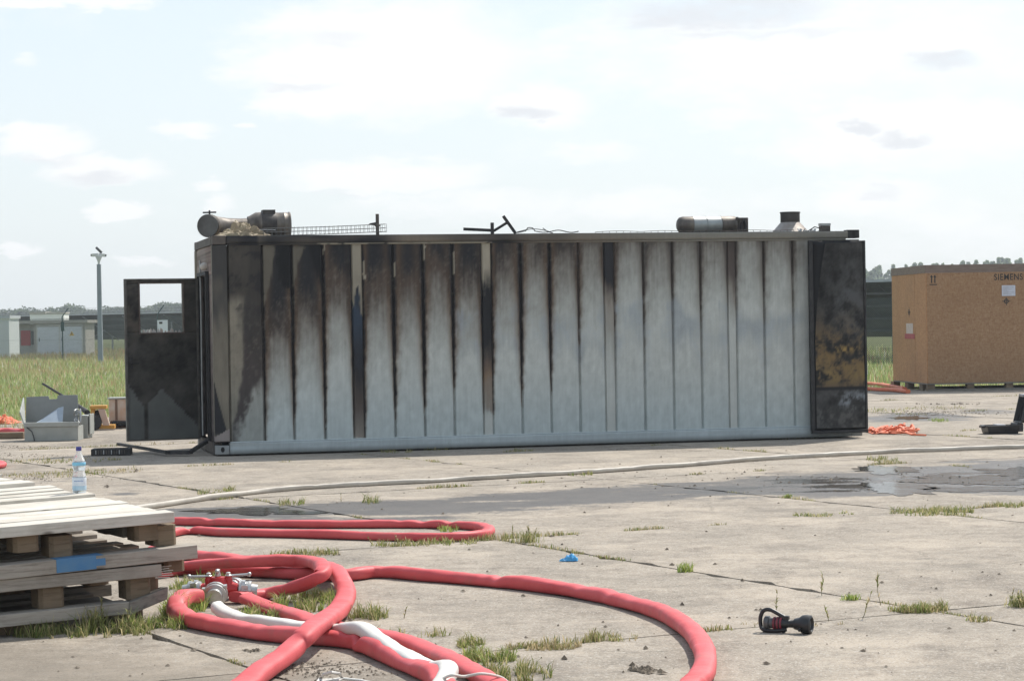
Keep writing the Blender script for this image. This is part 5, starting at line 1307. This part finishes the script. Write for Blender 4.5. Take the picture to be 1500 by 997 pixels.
M_ORNG2 = simple('orange_plastic', (.75, .17, .06), (.55, .11, .04), 22, .6, bmp=.5)
netheap()

# ------------------------------------------------------------------ debris at the left
M_GREYP = simple('grey_plastic', (.40, .41, .38), (.32, .33, .30), 5, .5); M_GREYD = simple('inner_grey', (.27, .28, .27), (.22, .23, .22), 5, .55)
def greybox():
    g = G(36, 646.5, 0); o = empty('grey_housing', (g.x, g.y, 0), 'grey plastic housing broken open beside the meadow edge at the left', 'housing', rz=math.radians(2)); k = g.y / F
    w = 78 * k; h1 = 21 * k; d = .55; t = .018; h2 = 66 * k
    # front tray wall
    m = MB(); m.box((0, 0, 0), (w, t, h1)); m.box((-.01, -.02, h1), (w + .01, .045, h1 + .07)); m.build('front_wall', M_GREYP, o, bevel=.006)
    m = MB(); T = Matrix.Translation((-.07, d, 0)) @ Matrix.Rotation(-.12, 4, 'X')
    m.prism([(-.02, 0), (w + .0, 0), (w - .02, h2), (w * .60, h2), (w * .58, h2 - .06), (w * .44, h2 - .06), (w * .42, h2 - .01), (-.0, h2 - .02)], 0, t, T @ Matrix(((1, 0, 0, 0), (0, 0, 1, 0), (0, 1, 0, 0), (0, 0, 0, 1)))); m.build('back_wall', M_GREYD, o, bevel=.004)
    m = MB(); m.add([(0, t, 0), (0, t, h1), (-.10, .15, .45), (-.11, d, h2 - .03), (-.09, d, 0), (.02, t, 0), (.02, t, h1), (-.08, .15, .45), (-.09, d, h2 - .03), (-.07, d, 0)], [(0, 1, 2, 3, 4), (9, 8, 7, 6, 5), (0, 5, 6, 1), (1, 6, 7, 2), (2, 7, 8, 3), (3, 8, 9, 4), (4, 9, 5, 0)]); m.build('side_wall', M_GREYP, o, bevel=.004)
    m = MB(); m.box((w - .02, t, 0), (w, d, h1)); m.box((.0, t, 0), (w - .022, d - .05, .02)); m.build('side_wall', M_GREYP, o)
    m = MB(); m.add([(.08, .1, h1 + .02), (w * .7, .06, h1 + .03), (w * .68, .3, h1 + .30), (w * .58, .34, h1 + .28), (.2, .38, h1 + .10), (.08, .1, h1 + .0), (w * .7, .06, h1 + .01), (w * .68, .3, h1 + .28), (w * .58, .34, h1 + .26), (.2, .38, h1 + .08)], [(0, 1, 2, 3, 4), (9, 8, 7, 6, 5), (0, 5, 6, 1), (1, 6, 7, 2), (2, 7, 8, 3), (3, 8, 9, 4), (4, 9, 5, 0)]); m.build('inner_sheet', simple('blue_grey_sheet', (.36, .42, .48), (.28, .33, .38), 5, .4), o)
    m = MB(); m.tube([(.04, -.02, h1), (.12, -.03, h1 * .7), (.15, -.04, h1 * .3), (.16, -.05, .01)], .008, 6); m.tube([(.02, .1, h1 + .06), (.14, .02, h1 + .03)], .008, 6); m.build('loose_wire', M_BLACK, o, smooth=True)
    rr = random.Random(3); m = MB(); ctl = [Vector((w - .04 + rr.uniform(-.05, .09), .1 + rr.uniform(-.1, .2), h1 + .12 + rr.uniform(-.12, .16))) for _ in range(14)]; m.tube(catmull(ctl, 6), .012, 6); m.build('wire_bundle', M_GALV, o, smooth=True)
    o2 = empty('grey_cabinet', tuple(G(121, 641.5)), 'small upright grey cabinet leaning against the broken housing', 'cabinet', rz=math.radians(-4))
    m = MB(); m.box((-.06, 0, 0), (.085, .3, .36)); m.build('cabinet_body', M_GREYP, o2, bevel=.008); m = MB(); m.box((.10, .02, .06), (.12, .28, .38)); m.build('cabinet_flap', M_GREYP, o2, bevel=.004); m = MB(); m.tube([(-.09, -.01, .12), (-.07, -.02, .3), (-.11, -.01, .4)], .012, 6); m.build('cable', M_BLACK, o2, smooth=True)
greybox()
m = MB(); a = G(64, 563, .0); 
a = AT(63, 562, 42.4); b = AT(88, 577, 41.8); c2 = AT(112, 592, 41.2); d2 = AT(128, 604, 40.6); m.tube([a, b], .022, 8); m.tube([b, c2], .025, 8); m.tube([c2, d2], [.03, .05], 8); m.tube([d2, G(133, 618, .02)], [.04, .04], 8)
tag(m.build('pole_tool', M_CHAR, smooth=True), 'black pole leaning diagonally behind the grey housing', 'pole')
def cart():
    g = G(146, 630, 0); o = empty('yellow_pump', (g.x, g.y, 0), 'yellow and black motor unit between the cabinet and the door', 'machine', rz=.1); Y = simple('yellow_paint', (.62, .33, .06), (.5, .24, .05), 9, .5); W_ = simple('pinkish_plastic', (.55, .42, .36), (.48, .3, .2), 6, .5)
    m = MB(); m.box((-.16, 0, .36), (.12, .3, .42)); m.box((-.15, .02, .24), (-.08, .28, .36)); m.box((-.05, 0, .02), (.25, .3, .09)); m.build('yellow_frame', Y, o, bevel=.008)
    m = MB(); m.prism([(-.02, .36), (.09, .36), (.17, .08), (.06, .08)], -.02, .06, Matrix(((1, 0, 0, 0), (0, 0, 1, 0), (0, 1, 0, 0), (0, 0, 0, 1)))); m.build('side_cover', W_, o, bevel=.006)
    m = MB(); m.lathe([(.03, 0), (.13, .0), (.14, .03), (.14, .1), (.13, .13), (.03, .13)], (-.10, -.05, .14), (0, 1, 0), 20); m.tube([(-.2, .1, .2), (-.05, .12, .28), (.0, .15, .15)], .07, 10); m.build('engine', M_BLACK, o, smooth=True)
    m = MB(); m.lathe([(.02, -.01), (.05, 0), (.05, .02), (.02, .03)], (-.12, -.09, .12), (0, 1, 0), 14); m.build('wheel_hub', simple('greenish_metal', (.10, .15, .12), (.05, .08, .06), 9, .5), o, smooth=True)
    g = G(171, 627, 0); o = empty('stained_tub', (g.x, g.y, 0), 'whitish rust stained tub partly behind the open door', 'tub', rz=.05)
    T_ = simple('stained_white', (.58, .54, .48), (.5, .27, .15), 4, .5); m = MB(); m.box((-.13, 0, .12), (.35, .34, .5)); m.build('tub_body', T_, o, bevel=.012); m = MB(); m.box((-.15, -.02, .502), (.37, .36, .53)); m.build('tub_rim', M_GREYP, o, bevel=.006)
    m = MB(); rr = random.Random(6); m.tube(catmull([(rr.uniform(-.1, .3), rr.uniform(-.06, .0), rr.uniform(.04, .12)) for _ in range(10)], 5), .035, 7); m.build('hose_pieces', M_BLACK, o, smooth=True); m = MB(); m.box((-.02, -.012, .14), (.02, -.001, .5)); m.box((-.12, .02, 0), (.34, .32, .117)); m.build('tub_brace', simple('brown_strap', (.2, .12, .08), (.15, .09, .06), 9, .7), o)
cart()
m = MB(); g = G(-5, 643, 0); m.box((-.6, 0, 0), (.42, .25, .10)); o = m.build('timber_beam', M_WOODB, bevel=.01); o.location = g; o.rotation_euler = (0, 0, .02); tag(o, 'dark squared timber under the pink hose end at the left border', 'timber')
crumple('orange_rag', 0, 0, .28, .35, .14, M_ORNG2, 'crumpled orange plastic in the grass at the left border', 'rag', 4.4); q = COL.objects['orange_rag']; q.location = G(4, 620, 0); q.rotation_euler = (0, 0, 0)
def grille():
    g = G(162, 667, 0); o = empty('burnt_grille', (g.x, g.y, 0), 'flat charred louvre frame lying below the open door', 'grille', rz=math.radians(4))
    m = MB(); w = 57 * g.y / F / 2; m.box((-w, 0, 0), (w, .05, .09)); m.box((-w, .3, 0), (w, .34, .09)); m.box((-w, .052, 0), (-w + .04, .298, .09)); m.box((w - .04, .052, 0), (w, .298, .09)); m.build('frame', M_CHAR, o, bevel=.006)
    for k in range(12): m = MB(); x = -w + .06 + k * .035; m.box((x, -.004, .02), (x + .012, .29, .075)); m.build('louvre', M_RUST if k % 3 else M_GALV, o)
    o = empty('burnt_strut', (0, 0, 0), 'burnt folding door strut lying on the ground between door and container', 'strut')
    m = MB(); m.bar(G(173, 650, .08), G(245, 662, .05), .05, .04); m.build('strut_arm', M_CHAR, o, bevel=.006); m = MB(); m.bar(G(245, 662, .045), G(280, 662, .05), .09, .05); m.bar(G(278, 662, .05), G(303, 646, .18), .05, .05); m.build('strut_arm', M_CHAR, o, bevel=.006)
    o = m = None
grille()

# ------------------------------------------------------------------ fence
FA = Vector((-24.2, 125, 0)); FB = Vector((13.3, 81.0, 0)); FD = (FB - FA).normalized()
M_GREEN = simple('green_post', (.03, .075, .06), (.02, .05, .04), 9, .5)
def fence():
    o = empty('mesh_fence', (0, 0, 0), 'green chain link fence with outward bent posts before the solar field', 'fence')
    L_ = (FB - FA).length; nseg = 6; step = L_ / nseg; side = Vector((FD.y, -FD.x, 0))
    if side.y > 0: side = -side
    me = None
    for k in range(-3, nseg + 4):
        p = FA + FD * step * k
        if me is None:
            m = MB(); m.tube([(0, 0, 0), (0, 0, 2.45)], .035, 8); q_ = side * -.38; m.tube([(0, 0, 2.45), (q_.x, q_.y, 2.9)], .028, 8); q = m.build('post', M_GREEN, o); me = q.data; q.location = p
        else: q = bpy.data.objects.new('post', me); link(q, o); q.location = p
    V = []; fs = []; t = .008; H_ = 2.3; a0, a1 = -3 * step, L_ + 3 * step; pitch = .085; tot = []
    n = int((a1 - a0 + H_) / pitch)
    for k in range(n):
        for sgn in (1, -1):
            s0 = a0 - (H_ if sgn > 0 else 0) + k * pitch; s1 = s0 + sgn * H_ if sgn > 0 else s0 - H_
            A = FA + FD * s0 + Vector((0, 0, .05)); B = FA + FD * (s0 + sgn * H_) + Vector((0, 0, .05 + H_)); w = FD * t * 1.4; i = len(V); V += [A - w, A + w, B + w, B - w]; fs.append((i, i + 1, i + 2, i + 3))
    for h in (.1, 1.2, 2.35, 2.6, 2.75, 2.88):
        off = side * (-.38 * max(0, (h - 2.45) / .45)); A = FA + FD * a0 + off + Vector((0, 0, h)); B = FA + FD * a1 + off + Vector((0, 0, h)); i = len(V); V += [A, B, B + Vector((0, 0, .008)), A + Vector((0, 0, .008))]; fs.append((i, i + 1, i + 2, i + 3))
    m = MB(); m.add(V, fs); q = m.build('wire_mesh', simple('green_wire', (.05, .07, .06), (.03, .045, .04), 2, .5), o); q['kind'] = 'stuff'
    m = MB(); p = AT(238, 478, 108); m.box((-.24, 0, -.30), (.24, .02, .30)); s = m.build('notice_sheet', simple('notice_white', (.7, .72, .75), (.65, .67, .7), 3, .6), None, loc=p); s.name = 'notice_board'; tag(s, 'small white notice board on the fence seen through the door window', 'sign')
    m = MB(); m.box((-.15, -.006, .12), (.0, -.003, .22)); m.build('printed_mark', M_PRINT, s)
    m = MB(); p2 = AT(92, 478, 124.5); m.box((-.09, -.1, -.25), (.09, -.04, .25)); m.build('lock_box', M_GREEN, o, loc=p2)
    m = MB(); A = p.copy(); m.tube([(p.x, p.y + .04, 0), (p.x, p.y + .04, p.z)], .02, 6); m.build('sign_post', M_GALV).parent = s; s.children[-1].matrix_parent_inverse = Matrix.Translation(-p)
fence()

# ------------------------------------------------------------------ solar field
M_PVB = simple('panel_backsheet', (.085, .085, .085), (.06, .06, .06), 3, .6); M_RAILS = simple('zinc_rail', (.42, .44, .46), (.34, .36, .38), 4, .4, metal=.5)
M_PURL = simple('dull_purlin', (.12, .12, .12), (.09, .09, .09), 2, .7)
def pv_row(a, b, label, hz=3.0, n=24):
    a = Vector(a); b = Vector(b); d = (b - a).normalized(); back = Vector((-d.y, d.x, 0)); back = back if back.y > 0 else -back
    L_ = (b - a).length; o = empty('solar_row', tuple(a), label, 'solar panels', 'rows of tilted solar panels', rz=math.atan2(d.y, d.x)); s = 1 if (Matrix.Rotation(math.atan2(d.y, d.x), 3, 'Z') @ Vector((0, 1, 0))).dot(back) > 0 else -1
    lo = .9; dep = 4.0; step = L_ / n; me = None
    tilt = math.atan2(hz - lo, dep); ln = math.hypot(dep, hz - lo) / 2
    for k in range(n):
        for r_ in range(2):
            if me is None:
                m = MB(); m.box((.01, 0, -.02), (step - .01, s * (ln - .02), .02)); q = m.build('panel', M_PVB, o); me = q.data
            else: q = bpy.data.objects.new('panel', me); link(q, o)
            q.location = (k * step, s * r_ * ln * math.cos(tilt), hz - r_ * ln * math.sin(tilt)); q.rotation_euler = (-s * tilt, 0, 0)
    m = MB(); m.box((0, -.05, hz - .07), (L_, .0, hz + .03)); m.build('edge_rail', M_RAILS, o)
    m = MB()
    for f in (.18, .4, .62, .84): m.box((0, s * dep * f - .03, hz - (hz - lo) * f - .14), (L_, s * dep * f + .03, hz - (hz - lo) * f - .05))
    m.build('purlin', M_PURL, o)
    me2 = None
    for k in range(int(n / 4) + 1):
        if me2 is None:
            m = MB(); m.box((-.06, s * .9, 0), (.06, s * 1.0, hz - .75)); m.box((-.05, s * 3.1, 0), (.05, s * 3.2, lo + .3)); m.bar((0, s * .1, hz - .2), (0, s * 3.8, lo - .05), .06, .1); m.bar((0, s * .95, 1.0), (0, s * 2.3, hz - 1.35), .05, .05); q = m.build('support_frame', M_RAILS, o); me2 = q.data
        else: q = bpy.data.objects.new('support_frame', me2); link(q, o)
        q.location = (k * step * 4 + .5, 0, 0)
u = Vector((.75, -.66, 0)); c_ = Vector((-31.4, 187, 0)); pv_row(c_ - u * 26, c_ + u * 30, 'long dark solar panel row behind the left buildings', 3.0, 44)
c_ = Vector((13.9, 89, 0)); pv_row(c_ - u * 9, c_ + u * 22, 'nearest solar panel row, seen between container and crate', 3.1, 24)
c_ = Vector((-20, 240, 0)); pv_row(c_ - u * 40, c_ + u * 40, 'farther solar panel row behind the first at the left', 3.0, 40)
c_ = Vector((30, 118, 0)); pv_row(c_ - u * 25, c_ + u * 10, 'farther solar panel row to the right', 3.1, 24)

# ------------------------------------------------------------------ transformer buildings, camera mast
def trafo():
    Z = 150.0; c = G(50, 484 + F * EYE / Z); k = Z / F; o = empty('transformer_house', (c.x, c.y, 0), 'low concrete transformer house with grey steel doors and flat roof', 'building', rz=math.radians(-3))
    W_ = 78 * k; H_ = 1.7 + (484 - 473) * k; D_ = 2.6; conc = simple('house_concrete', (.48, .455, .41), (.40, .375, .33), 2, .8); pale = simple('pale_door', (.72, .76, .82), (.68, .72, .77), 2, .5)
    m = MB(); m.box((0, 0, 0), (W_, D_, H_)); m.box((-2.0, .6, 0), (-.003, D_ + .6, H_ - .02)); m.build('wall', conc, o)
    m = MB(); m.box((-2.1, -.2, H_ + .003), (W_ + .2, D_ + .9, H_ + .2)); m.build('roof', conc, o)
    for x0, x1 in ((.25, W_ * .5 - .04), (W_ * .5 + .04, W_ - .25)):
        m = MB(); m.box((x0, -.05, .15), (x1, -.002, H_ - .22)); q = m.build('door', pale, o, bevel=.01); m = MB(); m.box((x0 + .1, -.07, 1.0), (x0 + .16, -.052, 1.25)); m.build('handle', M_BLACK, q)
    m = MB()
    for x in (.2, W_ * .5 - .035, W_ - .24): m.box((x, -.07, .05), (x + .07, -.003, H_ - .15))
    m.box((.2, -.06, H_ - .148), (W_ - .2, -.004, H_ - .1)); m.build('door_frame', simple('frame_white', (.78, .78, .75), (.55, .55, .53), 3, .5), o)
    x = W_ * .74; z = H_ * .62; m = MB(); XZm = Matrix(((1, 0, 0, 0), (0, 0, 1, 0), (0, 1, 0, 0), (0, 0, 0, 1))); m.prism([(x - .17, z), (x + .17, z), (x, z + .3)], -.062, -.053, XZm); q = m.build('warning_sign', simple('warning_yellow', (.8, .5, .03), (.7, .42, .02), 3, .5), o); m = MB(); m.prism([(x + .02, z + .04), (x - .05, z + .14), (x + .0, z + .14), (x - .02, z + .23), (x + .06, z + .12), (x + .01, z + .12)], -.066, -.063, XZm); m.build('lightning_mark', M_PRINT, q)
    m = MB(); m.box((-1.0, .5, .75), (-.35, .597, 1.75)); m.build('red_cabinet', simple('cabinet_red', (.5, .04, .04), (.4, .03, .03), 3, .5), o, bevel=.02)
    m = MB(); m.box((-1.75, .52, .9), (-1.45, .597, 1.7)); m.box((-.3, .5, .8), (-.12, .597, 1.7)); m.build('meter_box', M_BLACK, o)
    m = MB(); m.box((-1.85, .55, .1), (-.1, .598, H_ - .3)); m.build('side_door', simple('side_door_grey', (.45, .45, .42), (.38, .38, .35), 3, .6), o)
    p = AT(68, 462, 168); o2 = empty('white_station', (p.x - 1.2, p.y, 0), 'white cabin whose top shows behind the transformer house', 'building'); m = MB(); m.box((0, 0, 0), (2.45, 2, p.z + .1)); m.build('wall', simple('station_white', (.84, .84, .8), (.76, .76, .73), 2, .6), o2); m = MB(); m.box((-.05, -.05, p.z + .103), (1.15, 2.05, p.z + .28)); m.box((1.2, -.05, p.z + .103), (2.5, 2.05, p.z + .23)); m.build('roof', conc, o2)
    p = G(14, 484 + F * EYE / 140.); o3 = empty('white_hut', (p.x - 4.0, p.y, 0), 'white hut cut by the left border', 'building'); m = MB(); m.box((0, 0, 0), (4.0, 3, 2.5)); m.build('wall', simple('hut_white', (.84, .88, .86), (.78, .82, .80), 1.5, .6), o3); m = MB(); m.box((-.1, -.1, 2.503), (4.08, 3.1, 2.7)); m.build('roof', simple('hut_roof', (.42, .45, .45), (.36, .38, .38), 2, .6), o3)
    p = G(215, 515.); o4 = empty('white_cabinet', (p.x - 1.0, p.y, 0), 'pale utility cabinet before the panels, seen through the door window', 'cabinet'); m = MB(); m.box((0, 0, 0), (1.2, 1, 1.65)); m.build('cabinet_body', simple('cab_pale', (.55, .55, .52), (.4, .4, .37), 2, .6), o4, bevel=.02)
trafo()
def mast():
    Z = 112.; b = G(147.5, 482.8 + F * EYE / Z); k = Z / F; top = 1.7 + (482.8 - 386) * k
    o = empty('camera_mast', (b.x, b.y, 0), 'tall grey square mast with surveillance cameras on top', 'mast')
    m = MB(); w = .11; m.add([(-w * 1.1, -w, 0), (w * 1.1, -w, 0), (w * 1.1, w, 0), (-w * 1.1, w, 0), (-w * .85, -w * .8, top), (w * .85, -w * .8, top), (w * .85, w * .8, top), (-w * .85, w * .8, top)], [(3, 2, 1, 0), (4, 5, 6, 7), (0, 1, 5, 4), (1, 2, 6, 5), (2, 3, 7, 6), (3, 0, 4, 7)]); m.build('pole', simple('mast_grey', (.27, .30, .32), (.22, .25, .27), 1, .6), o, bevel=.02)
    WH = simple('camera_white', (.66, .66, .64), (.58, .58, .56), 3, .4)
    m = MB(); m.lathe([(.05, 0), (.06, .12), (.17, .38), (.15, .42)], (0, 0, top), (0, 0, 1), 14); m.build('camera_bracket', WH, o, smooth=True)
    for (x, y, dx, dz) in ((-.2, 0, -1, -.05), (.18, .05, 1, -.12)):
        m = MB(); m.bar((x - dx * .18, y, top + .46), (x + dx * .14, y, top + .46 + dz * .3), .16, .15); q = m.build('camera_housing', WH, o, bevel=.02); m = MB(); m.bar((x + dx * .142, y, top + .46 + dz * .31), (x + dx * .18, y, top + .46 + dz * .34), .12, .11); m.build('lens', M_BLACK, q)
    m = MB(); m.bar((.15, 0, top + .55), (-.12, 0, top + .82), .1, .12); m.build('antenna', simple('dark_antenna', (.1, .1, .1), (.07, .07, .07), 3, .5), o, bevel=.01)
mast()

# ------------------------------------------------------------------ far trees
M_TRLEAF = leaf_mat('tree_leaf', .7, .5); M_BARK = simple('bark', (.09, .07, .05), (.05, .04, .03), 4, .9)
def tree_mesh(kind, seed):
    r = np.random.default_rng(seed); n = 1500 if kind == 'round' else 1100
    H_ = 1.0
    if kind == 'round':
        nc = 16; cc = np.stack([r.normal(0, .17, nc), r.normal(0, .17, nc), r.uniform(.34, .86, nc)], 1); cr = r.uniform(.09, .2, nc)
    else:
        nc = 14; z = np.linspace(.14, .96, nc); cc = np.stack([r.normal(0, .02, nc), r.normal(0, .02, nc), z], 1); cr = .085 * np.sin(np.pi * np.clip((z - .02) / 1.05, 0, 1)) ** .7 * r.uniform(.7, 1.2, nc)
    i = r.integers(0, nc, n); v = r.normal(0, 1, (n, 3)); v /= np.linalg.norm(v, axis=1)[:, None]; p = cc[i] + v * (cr[i] * r.uniform(.45, 1.05, n) ** .6)[:, None]
    s = (r.uniform(.02, .045, n) if kind == 'round' else r.uniform(.014, .032, n))[:, None]; a = r.normal(0, 1, (n, 3)); a /= np.linalg.norm(a, axis=1)[:, None]; b = np.cross(a, r.normal(0, 1, (n, 3))); b /= np.linalg.norm(b, axis=1)[:, None]
    V = np.stack([p - a * s, p + b * s * .7, p + a * s, p - b * s * .7], 1).reshape(-1, 3); Fq = np.arange(4 * n)
    base = np.array([.10, .13, .065]) if kind == 'round' else np.array([.22, .27, .15])
    cv = r.uniform(.65, 1.35, nc)[i][:, None] * r.uniform(.75, 1.25, (n, 1)); C = np.repeat(base * cv, 4, 0)
    me_o = raw_mesh('crown', V, Fq, np.full(n, 4), M_TRLEAF, None, C); me = me_o.data; bpy.data.objects.remove(me_o)
    m = MB(); m.tube([(0, 0, 0), (.005, 0, .3), (0, .005, .7)], [.022, .016, .005], 7)
    rr = random.Random(seed)
    for k in range(6): z = rr.uniform(.2, .6); an = rr.uniform(0, 6); m.tube([(0, 0, z), (math.cos(an) * .12, math.sin(an) * .12, z + .18)], [.008, .003], 5)
    t = m.build('trunk', M_BARK); tm = t.data; bpy.data.objects.remove(t); return me, tm
TR = {'round': [tree_mesh('round', s) for s in (1, 2, 3)], 'poplar': [tree_mesh('poplar', s) for s in (11, 12, 13)]}
def tree(kind, px, top, Z, rr, label, group, wide=1.0):
    d = AT(px, top, Z); h = d.z; o = empty('tree' if kind == 'round' else 'poplar_tree', (d.x, d.y, -.05), label, 'tree', group, rz=rr.uniform(0, 6)); o.scale = (h * wide, h * wide, h)
    cm, tm = rr.choice(TR[kind]); link(bpy.data.objects.new('crown', cm), o); link(bpy.data.objects.new('trunk', tm), o)
rr = random.Random(9)
prof = [(4, 454), (14, 451), (25, 449), (36, 449), (47, 452), (58, 453), (70, 451), (80, 449), (90, 446), (100, 445), (111, 445), (121, 449), (132, 450), (148, 452), (160, 448), (169, 446), (180, 447), (192, 450), (204, 450), (214, 448), (222, 444), (232, 443), (242, 442), (252, 441), (262, 440), (272, 440), (284, 442)]
for (px, ty) in prof:
    Z = rr.uniform(640, 720); tree('round', px + rr.uniform(-2, 2), ty - 1 + rr.uniform(-1, 2), Z, rr, 'dark round crowned tree in the far tree line at the left', 'far tree line at the left', rr.uniform(.9, 1.25))
for k in range(44):
    px = 1262 + k * 5.6 + rr.uniform(-1.5, 1.5); base = 397 if px < 1305 else 391 - (px - 1305) * .062
    if px < 1290: base = 392
    tree('poplar', px, base + rr.uniform(-5, 5), rr.uniform(560, 640), rr, 'slender pale green poplar in the row above the crate', 'poplar row at the right', rr.uniform(.75, 1.0))
for k in range(5): tree('round', 1262 + k * 13, 412 + rr.uniform(-3, 3), 420, rr, 'bushy tree below the poplars between container and crate', 'bushy trees at the right', 1.1)

# ------------------------------------------------------------------ summer haze
def haze():
    m = bpy.data.materials.new('summer_haze'); m.use_nodes = True; nt = m.node_tree
    for x in list(nt.nodes): nt.nodes.remove(x)
    out = nt.nodes.new('ShaderNodeOutputMaterial'); v = nt.nodes.new('ShaderNodeVolumePrincipled'); v.inputs['Color'].default_value = (.86, .92, 1, 1); v.inputs['Density'].default_value = .00045; v.inputs['Anisotropy'].default_value = .3
    nt.links.new(v.outputs[0], out.inputs['Volume'])
    mb = MB(); mb.box((-340, -30, -1.1), (340, 800, 28)); o = mb.build('haze', m); tag(o, kind='stuff')
haze()
